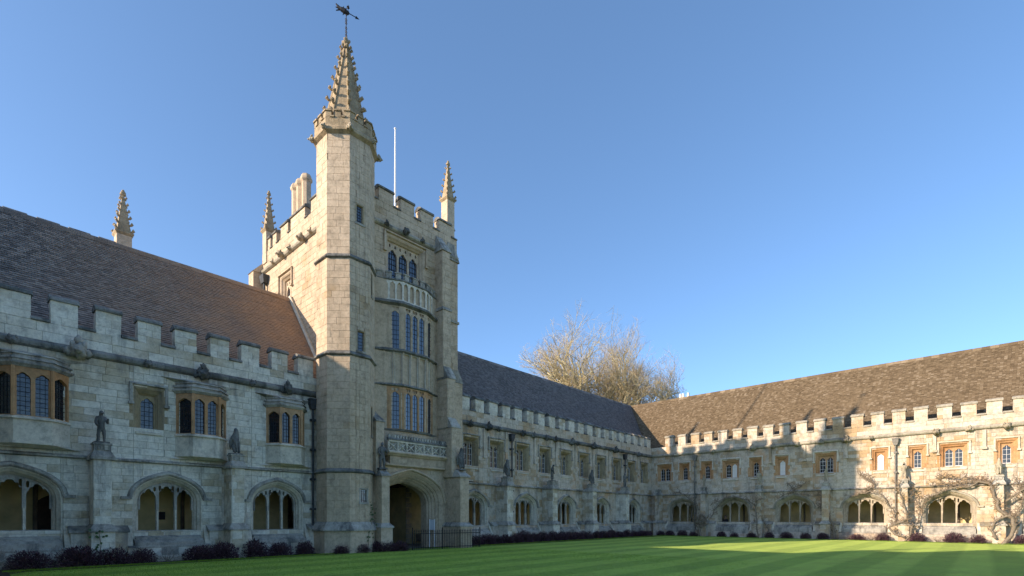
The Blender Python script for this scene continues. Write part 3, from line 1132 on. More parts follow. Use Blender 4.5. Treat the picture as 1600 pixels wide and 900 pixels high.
# ================================================================== GROUND
g = MB()
g.add([(-900, -900, -.06), (900, -900, -.06), (900, 900, -.06), (-900, 900, -.06)], [(0, 1, 2, 3)])
g.build('ground', 'gravel', None, kind='structure')
g = MB()
nx, ny = 44, 44
g.add([(-44, -44, -.02), (-0.0, -44, -.02), (0.0, 0, -.02), (-44, 0, -.02)], [(0, 1, 2, 3)])
g.build('flower_bed', 'soil', None, kind='structure')
g = MB()
for i in range(45):
    pass
LX0, LX1, LY0, LY1 = -42.6, -1.35, -42.5, -1.75
gx = np.linspace(LX0, LX1, 90); gy = np.linspace(LY0, LY1, 90)
vs = []
for y in gy:
    for x in gx:
        e = min((x - LX0), (LX1 - x), (y - LY0), (LY1 - y))
        z = .035 + .02 * noise.noise(Vector((x * .15, y * .15, 0))) if e > .01 else -.04
        vs.append((float(x), float(y), float(z)))
g.add(vs, [(j * 90 + i, j * 90 + i + 1, (j + 1) * 90 + i + 1, (j + 1) * 90 + i) for j in range(89) for i in range(89)])
g.build('lawn', 'lawn', None, True, kind='structure')
g = MB()
g.add([(-30.4, -2.3, .0), (-24.9, -2.3, .0), (-24.9, 3, .0), (-30.4, 3, .0)], [(0, 1, 2, 3)])
g.build('path', 'walkstone', None, kind='structure')
# grass blades along the lawn edge and over the part nearest the camera
g = MB()
def blade(x, y, h, z=.03):
    a = rng.random() * pi; w = .006; lx, ly = rng.uniform(-.02, .02), rng.uniform(-.02, .02)
    o = len(g.V)
    g.V.extend([(x - w * cos(a), y - w * sin(a), z), (x + w * cos(a), y + w * sin(a), z), (x + lx, y + ly, z + h)])
    g.F.append((o, o + 1, o + 2)); g.R.append(rng.random())
for i in range(26000):
    x = rng.uniform(LX0, LX1); blade(x, LY1 - abs(rng.gauss(0, .06)) + .03, rng.uniform(.02, .06))
for i in range(12000):
    y = rng.uniform(-26, LY1); blade(LX1 - abs(rng.gauss(0, .06)) + .03, y, rng.uniform(.02, .06))
for i in range(90000):
    y = -17 + 15 * rng.random() ** 1.0; x = rng.uniform(-42.5, -24)
    blade(x, y, rng.uniform(.015, .035))
g.build('grass', 'grassblade', None, kind='stuff', label='short mown grass blades on the striped lawn', category='grass')

# ================================================================== WEST PART OF THE LEFT RANGE
GRPR = 'cloister ranges round the court'
rw = thing('cloister_range', 'grey battlemented two-storey range left of the octagonal turret, with bay windows and tiled roof', 'building', group=GRPR)
zs, rise = 2.22, .72
lowW = [op(-42.35, 1.0, 1.18, zs, rise + .05), op(-38.08, .88, 1.12, zs, rise), op(-34.03, .88, 1.08, zs, rise)]
lowW0 = [op(-46.8, .9, 1.12, zs, rise)]
upW = [op(-38.70, .26, 4.88, 6.14)]
orW = [(-41.86, .92), (-36.97, .88), (-33.68, .84)]
upW_or = [op(x, h - .36, 4.75, 6.4) for x, h in orW]
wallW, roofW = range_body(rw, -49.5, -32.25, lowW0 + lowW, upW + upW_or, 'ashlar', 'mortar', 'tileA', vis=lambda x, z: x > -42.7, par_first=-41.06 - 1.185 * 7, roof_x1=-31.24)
for o in lowW0 + lowW:
    arch_opening(rw, o)
rect_window(rw, -38.70, 1, 4.88, 6.38, lw=.20, framemat='ochre', zdrop=5.80, fo=.24)
for x, h in orW:
    oriel(rw, x, h)
for x in (-44.4, -40.17, -35.93):
    buttress(rw, x, .46, .85, 3.56)
drainpipe(rw, -32.5)
for i, x in enumerate((-42.33, -40.71, -38.78, -36.97, -35.11, -33.67)):
    grotesque(rw, x, 7.2, (.8, 1.45, .8, 1.2, .8, 1.15)[i], 'trim' if i == 1 else 'statue', i % 4)
# small black plaque and doors on the inner wall of the walk
b = MB(); b.box(-37.72, -37.49, 3.04, 3.1, 1.52, 1.85); b.build('plaque', 'iron', rw)
for x in (-40.9, -43.6, -35.6):
    b = MB(); o = op(x, .55, .16, 1.9, .45)
    b.add([(px, 3.08, pz) for px, pz in outline(o)], [tuple(range(len(outline(o))))[::-1]])
    frame_loft(b, o, [(0, 3.08), (0, 3.0), (.12, 3.0), (.16, 3.1)])
    b.build('walk_doorway', 'oak', rw)

# ================================================================== EAST PART OF THE LEFT RANGE
re_ = thing('cloister_range', 'shaded battlemented range running from the gate tower to the corner, under a dark slate-grey roof', 'building', group=GRPR)
lowE = [op(x, .88, 1.12, zs, rise) for x in (-22.35, -17.6, -13.05, -8.35, -3.3)]
wx = (-22.63, -20.42, -17.95, -15.6, -13.17, -10.85, -8.52, -6.1, -3.72, -1.4)
upE = [op(x, .43, 4.74, 6.25) for x in wx]
range_body(re_, -24.4, -.0, lowE, upE, 'rough', 'mortar', 'tileAE', single=False, valley='right', par_first=-21.90 - 1.185 * 2, parmat='ashlar')
for o in lowE:
    arch_opening(re_, o)
for i, x in enumerate(wx):
    rect_window(re_, x, 2, 4.74, 6.50, lw=.155, gap=.42, framemat='ochre', bar='whitebar', zdrop=5.9, fo=.25, depth=.34)
for x in (-20.2, -15.65, -10.8, -5.95):
    buttress(re_, x, .52, .95, 3.56, 'ashlar')
drainpipe(re_, -19.15); drainpipe(re_, -4.95)
for i, x in enumerate((-22.75, -21.31, -20.4, -18.09, -16.91, -15.6, -14.51, -12.58, -11.9, -9.7, -7.3, -6.5, -2.6)):
    grotesque(re_, x, 7.16, .85 + .25 * (i % 2))
# thin attached shafts between the windows
b = MB()
for x in (-21.55, -19.6, -16.75, -14.35, -12.0, -9.65, -7.3, -2.5):
    b.box(x - .09, x + .09, -.10, .0, 5.4, 7.1, rng.random()); b.box(x - .13, x + .13, -.15, .0, 5.28, 5.42)
b.build('pilaster', 'rough', re_, kind='stuff')

# ================================================================== FAR RANGE (facing the camera, in the sun)
rf = thing('cloister_range', 'sunlit far range with orange-framed windows, battlements and a broad tan tiled roof', 'building', (0, 0, 0), radians(-90), GRPR)
bx = (2.97, 7.36, 11.87, 16.38, 20.92, 25.6)
lowB = [op(x, 1.08, 1.24, 2.22, .82) for x in bx]
BW = [(1.27, 2, 0), (3.17, 1, 0), (5.14, 1, 0), (7.15, 2, 0), (9.09, 1, 0), (11.03, 1, 1), (14.0, 2, 0), (17.27, 1, 1), (19.31, 1, 0), (21.15, 2, 0), (23.6, 1, 0), (25.6, 2, 0), (28.0, 1, 0)]
upB = [op(x, .26 if n == 1 else .46, 4.92, 6.14) for x, n, _ in BW]
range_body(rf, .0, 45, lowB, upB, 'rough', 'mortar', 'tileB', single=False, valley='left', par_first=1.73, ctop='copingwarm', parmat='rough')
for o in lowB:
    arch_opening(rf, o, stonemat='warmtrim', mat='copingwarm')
for x, n, bl in BW:
    rect_window(rf, x, n, 4.92, 6.40, lw=.19, gap=.48, framemat='orange', bar='whitebar', zdrop=5.78, fo=.24, depth=.26, blind=(0,) if bl else ((1,) if x == 7.15 else ()), hoodmat='cream')
for x in (.9, 5.1, 9.5, 14.1, 18.65, 23.25, 27.8):
    buttress(rf, x, .42, .7, 3.60, 'rough')
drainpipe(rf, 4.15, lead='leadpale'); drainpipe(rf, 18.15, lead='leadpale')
for i, x in enumerate((2.4, 5.76, 7.29, 8.89, 10.41, 12.13, 13.7, 15.31, 16.79, 20.27, 21.91, 23.6, 25.4)):
    grotesque(rf, x, 7.18, .8 + .3 * (i % 2), 'statuewarm')
b = MB()
for x in (10.2, 15.3, 12.6, 20.2, 22.6):
    b.box(x - .09, x + .09, -.10, .0, 6.0, 7.1, rng.random()); b.box(x - .13, x + .13, -.15, .0, 5.88, 6.02)
b.build('pilaster', 'rough', rf, kind='stuff')

# ================================================================== GATE TOWER
TX0, TX1, TY0, TY1 = -31.2, -24.4, -.75, 9.0
tw = thing('gate_tower', 'tall battlemented stone gate tower with octagonal spired turret and two-storey bay window over the arch', 'building')
MF = Mfr(0, TY0, 0)                     # front frame: local x = world x
MW = Mfr(TX0, 0, -90)                   # west frame: local x = -world y
OXc, OYc, OA = -31.2, -.75, 1.2


def oct_poly(a, cx=OXc, cy=OYc, rot=0):
    R = a / cos(pi / 8)
    return [(cx + R * cos(radians(22.5 + 45 * k + rot)), cy + R * sin(radians(22.5 + 45 * k + rot))) for k in range(8)]


gate = op(-27.95, 1.55, 0.0, 2.35, 1.05)
tb = MB()
topwin = op(-27.85, .95, 13.2, 15.55)
westwin = op(-5.75, .5, 12.4, 14.85)
tb.M = MF
wall_sheet(tb, -30.5, TX1, 4.2, 17.25, [op(-27.85, .95, 13.2, 15.55)], .2, .02)
tb.M = MW
wall_sheet(tb, -TY1, .2, 8, 17.25, [westwin], .2, .02)
tb.M = None
tb.add([(TX1, TY0, 3.7), (TX1, TY1, 3.7), (TX1, TY1, 17.25), (TX1, TY0, 17.25)], [(0, 1, 2, 3)])
tb.add([(TX0, TY1, 0), (TX1, TY1, 0), (TX1, TY1, 17.25), (TX0, TY1, 17.25)], [(3, 2, 1, 0)])
tb.add([(TX0 + .02, TY0 + .02, 17.0), (TX1, TY0 + .02, 17.0), (TX1, TY1, 17.0), (TX0 + .02, TY1, 17.0)], [(0, 1, 2, 3)])
tb.prism(oct_poly(OA + .10), 0, 1.2)
towerwall = tb.build('wall', 'mortartower', tw)
fr = .0
ashlar(MF, -30.1, TX1, 4.9, 16.0, [topwin], .205, 0, ch=.31, wr=(.4, .9), rb=(.1, 1), vis=lambda x, z: x > -30)
ashlar(MF, -30.1, TX1, 16.3, 17.25, (), 0, 0, ch=.31, vis=lambda x, z: x > -30)
ashlar(MW, -TY1, .1, 8, 16.0, [westwin], .205, 0, ch=.31, wr=(.45, .95), rb=(.3, 1), vis=lambda x, z: z > 9)
ashlar(MW, -TY1, .1, 16.3, 17.25, (), 0, 0, ch=.31, rb=(.3, 1))
slotwins = {}
fw_ = OA * T22
for deg in (-90, -45, 0, 45, 90, 135, 180, 225):
    Mx = Mfr(OXc, OYc, deg) @ Matrix.Translation((0, -OA, 0))
    ops = []
    if deg == 0:
        ops = [op(.0, .155, 14.86, 15.66), op(.06, .155, 9.12, 10.0), op(.2, .16, 2.3, 2.88)]
    if deg == 45:
        ops = [op(-.1, .09, 11.9, 12.9), op(-.1, .09, 5.4, 6.7)]
    vis = (lambda x, z: True) if deg in (-90, -45, 0) else (lambda x, z: False)
    rb = (.25, 1)
    bk_ = MB(Mx); wall_sheet(bk_, -fw_, fw_, 1.2, 18.7, ops, .06, .03); bk_.build('wall', 'mortartower', tw)
    for z0, z1 in ((1.42, 3.6), (3.78, 8.82), (9.02, 13.12), (13.32, 18.62)):
        ashlar(Mx, -fw_, fw_, z0, z1, ops, .06, 0, ch=.30, wr=(.33, .66), rb=rb, vis=vis, gap=.005, bev=.003)
    for o in ops:
        w = MB(Mx)
        frame_loft(w, o, [(-.02, .16), (-.02, .08), (.0, .04), (.0, .0), (.065, -.008), (.065, .04)])
        big = o['hw'] > .1
        wo = w.build('window', 'ochre' if o['z0'] > 3 else 'trim', tw)
        pane(wo, o['xc'], o['hw'], o['z0'], o['zs'], .09, 'glassblue', Mx)
        if big:
            q = MB(Mx); glazing(q, o['xc'], o['hw'], o['z0'], o['zs'], .085, .007, .12, .14 if o['z0'] > 3 else .1); q.build('glazing_bar', 'leadbar', wo)
        q = MB(Mx); q.box(o['xc'] - o['hw'] - .09, o['xc'] + o['hw'] + .09, -.04, .1, o['z0'] - .09, o['z0']); q.build('sill', 'trim', wo)
emit_stones(towerwall, 'tower', 300)
# octagon plinth and strings
b = MB(); b.prism(oct_poly(OA + .14), 0, 1.02, oct_poly(OA + .14)); b.build('turret_plinth', 'tower', tw)
b = MB(); b.prism(oct_poly(OA + .23), 1.02, 1.08); b.prism(oct_poly(OA + .23), 1.08, 1.42, oct_poly(OA + .01)); b.build('plinth_weathering', 'trim', tw)
for z in (3.60, 8.82, 13.12):
    b = MB(); b.prism(oct_poly(OA + .02), z, z + .04, oct_poly(OA + .10)); b.prism(oct_poly(OA + .10), z + .04, z + .09); b.prism(oct_poly(OA + .10), z + .09, z + .2, oct_poly(OA + .005))
    b.build('string_course', 'coping', tw)
# turret cornice, heads and little battlement
b = MB()
b.prism(oct_poly(OA + .0), 18.62, 18.72, oct_poly(OA + .16)); b.prism(oct_poly(OA + .16), 18.72, 18.84); b.prism(oct_poly(OA + .16), 18.84, 18.95, oct_poly(OA + .08))
b.prism(oct_poly(OA + .08), 18.95, 19.3)
b.build('turret_cornice', 'spire', tw)
mmesh = MB()
mmesh.box(-.2, .2, 0, .2, 0, .30, .6); mmesh.extr([(.22, .28), (-.05, .28), (-.05, .34), (.06, .40), (.22, .40)], -.23, .23)
mmesh = mmesh.mesh('merlon', 'spire')
cren = MB(); cren.extr([(.2, 0), (-.05, 0), (-.05, .06), (.06, .12), (.2, .12)], -.17, .17); cren = cren.mesh('crenel_coping', 'spire')
for k in range(8):
    th = radians(45 * k)
    a = OA + .08
    w2 = a * T22
    nx, ny = sin(th), -cos(th)
    for off, me in ((-w2 + .12, mmesh), (w2 - .12, mmesh), (0, mmesh), (-w2 / 2 + .02, cren), (w2 / 2 - .02, cren)):
        px = OXc + nx * a + cos(th) * off; py = OYc + ny * a + sin(th) * off
        o = link(me.name.split('.')[0], me, tw, loc=(px, py, 19.28 if me is mmesh else 19.28), rz=th)
        o.scale = (.62 if me is mmesh else .5, 1, 1)
    R = (OA + .1) / cos(pi / 8)
    an = th + radians(22.5) - pi / 2
    o = link('grotesque', GM['statuewarm'][k % 4], tw, loc=(OXc + R * cos(an), OYc + R * sin(an), 18.78), rz=an + pi / 2)
    o.scale = (.62, .62, .62)


def crocket_spire(parent, cx, cy, a, z0, z1, n, sides=8, mat='spire', cs=1.0, rot=0, name='spire'):
    b = MB()
    if sides == 8:
        b.prism(oct_poly(a, cx, cy), z0, z1, oct_poly(.05, cx, cy))
    else:
        q = [(cx - a, cy - a), (cx + a, cy - a), (cx + a, cy + a), (cx - a, cy + a)]
        e = .04
        b.prism(q, z0, z1, [(cx - e, cy - e), (cx + e, cy - e), (cx + e, cy + e), (cx - e, cy + e)])
    sp = b.build(name, mat, parent)
    for k in range(sides):
        an = radians(22.5 + 45 * k) if sides == 8 else radians(45 + 90 * k)
        R0 = a / cos(pi / 8) if sides == 8 else a * sqrt(2)
        rib = MB()
        Rt = .055
        rib.tube([(cx + R0 * cos(an), cy + R0 * sin(an), z0), (cx + Rt * cos(an), cy + Rt * sin(an), z1)], .05 * cs, 4)
        for i in range(n):
            f = (i + .35) / n
            R = R0 * (1 - f) + Rt * f
            z = z0 + (z1 - z0) * f
            s = cs * (1 - .35 * f)
            ox, oy = cos(an), sin(an)
            rib.tube([(cx + (R - .02) * ox, cy + (R - .02) * oy, z - .02), (cx + (R + .11 * s) * ox, cy + (R + .11 * s) * oy, z + .0),
                      (cx + (R + .20 * s) * ox, cy + (R + .20 * s) * oy, z + .07 * s), (cx + (R + .17 * s) * ox, cy + (R + .17 * s) * oy, z + .17 * s)], [.05 * s, .075 * s, .09 * s, .04 * s], 6)
            rib.blob((cx + (R + .17 * s) * ox - oy * .06 * s, cy + (R + .17 * s) * oy + ox * .06 * s, z + .09 * s), .07 * s, .07 * s, .06 * s, i + k, .3, .6, 5, 4)
        rib.build('crocket', mat, sp)
    f = MB()
    f.blob((cx, cy, z1 - .02), .17 * cs, .17 * cs, .1 * cs, 3, .35, .6, 10, 6)
    f.blob((cx, cy, z1 + .12 * cs), .10 * cs, .10 * cs, .14 * cs, 5, .3, .6, 8, 6)
    for q in range(4):
        f.blob((cx + .14 * cs * cos(q * pi / 2 + .7), cy + .14 * cs * sin(q * pi / 2 + .7), z1 + .04 * cs), .07 * cs, .07 * cs, .08 * cs, q, .3, .6, 6, 5)
    f.build('finial', mat, sp, True)
    return sp


crocket_spire(tw, OXc, OYc, .98, 19.1, 23.75, 9, 8, cs=1.0)
# string and cornice on flat walls
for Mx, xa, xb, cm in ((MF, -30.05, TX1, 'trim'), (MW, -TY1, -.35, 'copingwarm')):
    for z, big in ((16.02, True), (13.12, False)):
        if z < 14 and Mx is MW:
            continue
        if z < 14:
            continue
        b = MB(Mx)
        b.extr([(.03, z), (-.04, z), (-.13, z + .05), (-.16, z + .12), (-.16, z + .17), (-.05, z + .26), (.03, z + .30)], xa, xb)
        b.build('cornice', cm, tw)
b = MB(MW); b.extr([(.03, 13.12), (-.02, 13.12), (-.11, 13.16), (-.11, 13.21), (.03, 13.32)], -.95, .0); b.build('string_course', 'coping', tw)
# parapets
mm = merlon_mesh(1.0, .62, .4, 'tower'); cm_ = coping_mesh(1.0, .4, 'coping')
lm_ = coping_mesh(.42, .4, 'coping', True)
def tower_merlon(Mx, x, w=1.0, zb=17.25, h=.62, crenel=True, cw=.45):
    rot = Mx.to_euler().z
    p = Mx @ Vector((x, 0, zb))
    o = link('merlon', mm, tw, loc=p, rz=rot); o.scale = (w, 1, 1)
    c = link('coping', cm_, o, loc=(0, 0, .62))
    if crenel:
        p = Mx @ Vector((x + w / 2 + cw / 2, 0, zb - .02))
        q = link('crenel_coping', lm_, tw, loc=p, rz=rot); q.scale = (cw / .42, 1, .7)
for x in (-30.35, -29.02, -27.75, -26.5, -25.25):
    tower_merlon(MF, x, .85, cw=.42)
for x, w in ((-8.0, .35), (-7.25, .5), (-5.95, .95), (-4.3, 1.7), (-2.0, 1.55)):
    tower_merlon(MW, x, w, cw=.3)
ME = Mfr(TX1, 0, 90); MN = Mfr(0, TY1, 180)
for x in (0, 1.45, 2.9, 4.35, 5.8, 7.25): tower_merlon(ME, x, 1.0)
for x in (25.2, 26.6, 28.0, 29.4, 30.6): tower_merlon(MN, x, 1.0, crenel=x < 30)
b = MB(); b.box(TX0 + .4, TX1 - .4, TY0 + .38, TY0 + .42, 17, 17.25); b.build('gutter', 'lead', tw)

# grotesques on tower cornices
for Mx, xs in ((MF, (-29.1, -28.0, -26.9, -25.75)), (MW, (-7.1, -5.9, -4.9, -3.4, -2.5))):
    rot = Mx.to_euler().z
    for i, x in enumerate(xs):
        p = Mx @ Vector((x, -.08, 16.14))
        o = link('grotesque', GM['statuewarm' if Mx is MW else 'statue'][(i + 1) % 4], tw, loc=p, rz=rot)
        s = (1.0 if i % 2 else .6); o.scale = (s, s, s)

# top window (front) and west window
def traceried(Mx, o, n, mat, z0, hoodz, glassm='glassblue'):
    b = MB(Mx)
    frame_loft(b, o, [(0, .34), (0, .28), (.04, .24), (.04, .18), (.11, .1), (.14, .04), (.20, -.004), (.26, -.004), (.26, .04)])
    lw = 2 * o['hw'] / n
    zt = o['zs'] + .0
    lo = []; bottom = []; holes = []
    for i in range(n):
        c = o['xc'] - o['hw'] + lw * (i + .5)
        holes.append(light_hole(c, lw / 2 - .055, z0 + .01, zt - .62, .30, .14, 14))
        for s in (-1, 1):
            px = c + s * lw * .26
            holes.append([(px - .05, zt - .22), (px + .05, zt - .22), (px + .05, zt - .10), (px, zt - .05), (px - .05, zt - .10)])
    b.plate([(o['xc'] - o['hw'], z0), (o['xc'] + o['hw'], z0), (o['xc'] + o['hw'], zt), (o['xc'] - o['hw'], zt)], holes, .26, .36)
    w = b.build('window', mat, tw)
    for i in range(n):
        c = o['xc'] - o['hw'] + lw * (i + .5)
        pane(w, c, lw / 2 - .02, z0, zt - .02, .34, glassm, Mx)
        q = MB(Mx); glazing(q, c, lw / 2 - .03, z0, zt - .25, .33, .012, .16, .28); q.build('glazing_bar', 'leadbar', w)
    h = MB(Mx); label_hood(h, o['xc'], o['hw'] + .26, o['zs'] + .28, o['zs'] - .6, .11); h.build('hood_mould', 'tower', w)
traceried(MF, topwin, 3, 'tower', 13.2, 16)
traceried(MW, westwin, 2, 'tower', 12.4, 15)

# ---- the two-storey bay
BC, BWd = -27.75, 1.95
P0 = [(BC - BWd, 0), (BC - .72, -.64), (BC + .72, -.64), (BC + BWd, 0)]
bayfr = [(MF @ m, L) for m, L in facet_frames(P0)]
def ringT(mat, name, specs):
    b = MB(MF)
    for s in specs: ring(b, P0, *s)
    return b.build(name, mat, tw)
b = MB(MF); ring(b, P0, -.10, 4.6, -.10, 13.45); bay = b.build('bay_window', 'tower', tw)
for (za, zb_, mat) in ((6.0, 8.1, 'orange'), (9.98, 12.1, 'tower')):
    for (Mx, L) in bayfr:
        n = 3 if L > 1.4 else 2
        mar = .09
        lw = (L - 2 * mar) / n
        hw = lw / 2 - (.06 if n == 3 else .10)
        holes = []; cs = []
        for i in range(n):
            c = mar + lw * (i + .5)
            cs.append(c)
            holes.append(light_hole(c, hw, za + .02, zb_ - .42, .17, .1, 12))
            holes.append([(c - hw * .9, zb_ - .17), (c - hw * .1, zb_ - .22), (c - hw * .1, zb_ - .05), (c - hw * .9, zb_ - .05)])
            holes.append([(c + hw * .1, zb_ - .22), (c + hw * .9, zb_ - .17), (c + hw * .9, zb_ - .05), (c + hw * .1, zb_ - .05)])
        f = MB(Mx); f.plate([(0, za), (L, za), (L, zb_), (0, zb_)], holes, 0, .05)
        fo = f.build('window_frame', mat, bay)
        for i in range(n + 1):
            k = MB(Mx); x = mar + lw * i
            k.box(x - .025, x + .025, -.025, .02, za, zb_ - .3, .6); k.build('mullion', 'tower' if i in (0, n) else mat, bay)
        for c in cs:
            pane(bay, c, hw + .03, za, zb_ - .23, .035, 'glassblue', Mx)
        q = MB(Mx)
        for c in cs: glazing(q, c, hw + .01, za, zb_ - .27, .03, .006, .16, .24)
        q.build('glazing_bar', 'leadbar', bay)
# blind panels between storeys and on the parapet
for (za, zb_, n, head) in ((8.2, 9.82, 3, False), (12.35, 13.35, 4, True)):
    for (Mx, L) in bayfr:
        lw = L / n; holes = []
        for i in range(n):
            c = lw * (i + .5)
            holes.append(light_hole(c, lw / 2 - .05, za + .08, zb_ - .22, .14, .12, 10) if head else [(c - lw / 2 + .07, za + .06), (c + lw / 2 - .07, za + .06), (c + lw / 2 - .07, zb_ - .06), (c - lw / 2 + .07, zb_ - .06)])
        f = MB(Mx); f.plate([(0, za), (L, za), (L, zb_), (0, zb_)], holes, 0, .07)
        f.build('blind_panel', 'ashlar', bay)
        if not head:
            for i in range(n + 1):
                k = MB(Mx); k.box(lw * i - .04, lw * i + .04, -.045, .02, za, zb_, .6); k.build('mullion', 'tower', bay)
b = MB(MF)
for s in ((.0, 8.10, .12, 8.14), (.12, 8.14, .12, 8.18), (.12, 8.18, .0, 8.26), (.0, 9.78, .14, 9.84), (.14, 9.84, .14, 9.9), (.14, 9.9, .0, 10.0),
          (.0, 12.1, .18, 12.18), (.18, 12.18, .18, 12.26), (.18, 12.26, .04, 12.36), (.0, 13.33, .06, 13.36), (.06, 13.36, .06, 13.42), (.0, 5.9, .06, 6.0)):
    ring(b, P0, *s)
b.build('string_course', 'coping', bay)
for (Mx, L) in bayfr:
    n = max(2, round(L / .42))
    for i in range(n):
        c = L * (i + .5) / n
        k = MB(Mx); k.box(c - .13, c + .13, 0, .14, 13.42, 13.72, .5); k.extr([(.16, 13.70), (-.03, 13.70), (-.03, 13.75), (.05, 13.80), (.16, 13.80)], c - .16, c + .16, .5)
        k.build('merlon', 'trim', bay)

# ---- gate block and balcony
GYf = -1.3
MG = Mfr(0, GYf, 0)
b = MB(MG)
wall_sheet(b, -30.0, -25.72, 0, 4.2, [gate], .52, .02)
b.M = None
b.add([(-29.9, GYf + .02, 4.2), (-25.7, GYf + .02, 4.2), (-25.7, -.7, 4.2), (-29.9, -.7, 4.2)], [(0, 1, 2, 3)])
b.box(-29.3, -25.8, -1.5, -.7, 4.2, 4.62, .7)
# inner passage walls
b.add([(-29.5, -.2, 0), (-29.5, 9.0, 0), (-29.5, 9.0, 3.7), (-29.5, -.2, 3.7)], [(0, 1, 2, 3)])
b.add([(-29.5, 3.6, 0), (-29.5, -.3, 0), (-29.5, -.3, 3.7), (-29.5, 3.6, 3.7)], [(0, 1, 2, 3)])
gw = b.build('gate_wall', 'mortartower', tw)
ashlar(MG, -30.0, -25.72, .0, 4.15, [gate], .525, 0, ch=.30, wr=(.35, .75), rb=(.2, 1))
emit_stones(gw, 'tower', 60)
b = MB(MG)
frame_loft(b, gate, [(0, 1.2), (0, .72), (.05, .66), (.05, .58), (.12, .50), (.15, .50), (.15, .44), (.22, .36), (.26, .36), (.26, .28), (.33, .20), (.37, .20), (.37, .14), (.45, .06), (.52, -.003), (.58, -.003), (.58, .06)], 0)
rings = []
ga = b.build('gate_arch', 'tower', tw)
h = MB(MG)
for dd, y in [(.56, 0), (.57, -.08), (.62, -.13), (.69, -.11), (.73, 0)]:
    rings.append([(x, y, z) for x, z in outline(gate, dd)[1:-1]])
h.loft(rings); h.build('hood_mould', 'tower', ga)
# inside the passage
b = MB()
b.add([(-25.1, 3.05, 0), (-23.0, 3.05, 0), (-23.0, 3.05, 3.7), (-25.1, 3.05, 3.7)], [(0, 1, 2, 3)])
b.add([(-25.1, 3.05, 0), (-25.1, 9.0, 0), (-25.1, 9.0, 3.7), (-25.1, 3.05, 3.7)], [(3, 2, 1, 0)])
pw = b.build('passage_wall', 'plaster', tw)
b = MB()
for k in range(11):
    l = .34 if k % 2 else .2
    b.box(-25.14, -25.1 + l, 3.02, 3.07, .05 + k * .31, .33 + k * .31)
b.build('quoin', 'tower', pw)
b = MB()
b.add([(-31, -1.0, 3.72), (-23, -1.0, 3.72), (-23, 9, 3.72), (-31, 9, 3.72)], [(3, 2, 1, 0)])
for y in np.arange(.1, 8.5, .75): b.box(-29.5, -23.2, float(y), float(y) + .2, 3.45, 3.7)
b.box(-27.6, -27.3, -.1, 8.5, 3.3, 3.6)
b.build('passage_ceiling', 'oak', tw)
b = MB(); b.add([(-29.5, 9.0, 0), (-25.1, 9.0, 0), (-25.1, 9.0, 3.7), (-29.5, 9.0, 3.7)], [(0, 1, 2, 3)])
for k in range(9): b.box(-29.4 + k * .48, -28.96 + k * .48, 8.92, 8.98, .05, 3.3)
b.build('gate_door', 'oak', tw)
b = MB(); b.add([(-31, -.75, .02), (-23, -.75, .02), (-23, 9, .02), (-31, 9, .02)], [(0, 1, 2, 3)]); b.build('passage_floor', 'walkstone', tw)
# balcony: moulded floor edge, panelled front with crossed ribs, cresting
MBal = Mfr(0, -1.62, 0)
bal = MB(MBal)
bx0, bx1 = -29.45, -25.78
bal.extr([(.9, 4.62), (.06, 4.62), (-.02, 4.70), (-.08, 4.74), (-.08, 4.80), (.9, 4.80)], bx0 - .02, bx1, .5)
bal.extr([(.4, 4.1), (.22, 4.1), (.1, 4.16), (.1, 4.22), (.3, 4.32), (.4, 4.32)], bx0 - .1, bx1 + .05, .3)
balc = bal.build('balcony', 'tower', tw)
f = MB(MBal)
n = 7; lw = (bx1 - bx0) / n
f.box(bx0, bx1, 0, .12, 4.80, 4.86, .9); f.box(bx0, bx1, 0, .12, 5.28, 5.36, .9)
for i in range(n + 1):
    x = bx0 + lw * i; f.box(x - .03, x + .03, -.004, .123, 4.86, 5.28, .9)
    f.blob((x, -.01, 5.07), .05, .05, .05, i, .2, .9, 6, 4)
for i in range(n):
    x0 = bx0 + lw * i; x1 = x0 + lw
    for (a, c) in (((x0, 4.86), (x1, 5.28)), ((x0, 5.28), (x1, 4.86))):
        f.tube([(a[0], .05, a[1]), (c[0], .05, c[1])], .026, 4, .9)
    cx = (x0 + x1) / 2
    f.tube([(cx, .05, 4.86), (cx, .05, 5.28)], .018, 4, .9)
    f.blob((cx, .03, 5.07), .06, .06, .06, i + 3, .25, .9, 8, 5)
f.build('pierced_panel', 'cream', balc)
f = MB(MBal); f.box(bx0, bx1, .07, .11, 4.84, 5.3, .3); f.build('panel_back', 'trim', balc)
f = MB(MBal); f.extr([(.16, 5.36), (-.03, 5.36), (-.04, 5.42), (.02, 5.48), (.16, 5.48)], bx0 - .03, bx1, .3)
f.build('handrail', 'coping', balc)
cr = MB(); cr.add([(-.055, -.03, 0), (.055, -.03, 0), (.06, -.03, .10), (.03, -.03, .17), (0, -.03, .13), (-.03, -.03, .17), (-.06, -.03, .10),
                   (-.055, .05, 0), (.055, .05, 0), (.06, .05, .10), (.03, .05, .17), (0, .05, .13), (-.03, .05, .17), (-.06, .05, .10)],
                  [(0, 1, 2, 3, 4, 5, 6), (13, 12, 11, 10, 9, 8, 7)] + [(i, i + 7, (i + 1) % 7 + 7, (i + 1) % 7) for i in range(7)])
crm = cr.mesh('cresting', 'trim')
k = 0
x = bx0 + .06
while x < bx1 - .03:
    link('cresting', crm, balc, loc=(x, -1.56, 5.48)); x += .165

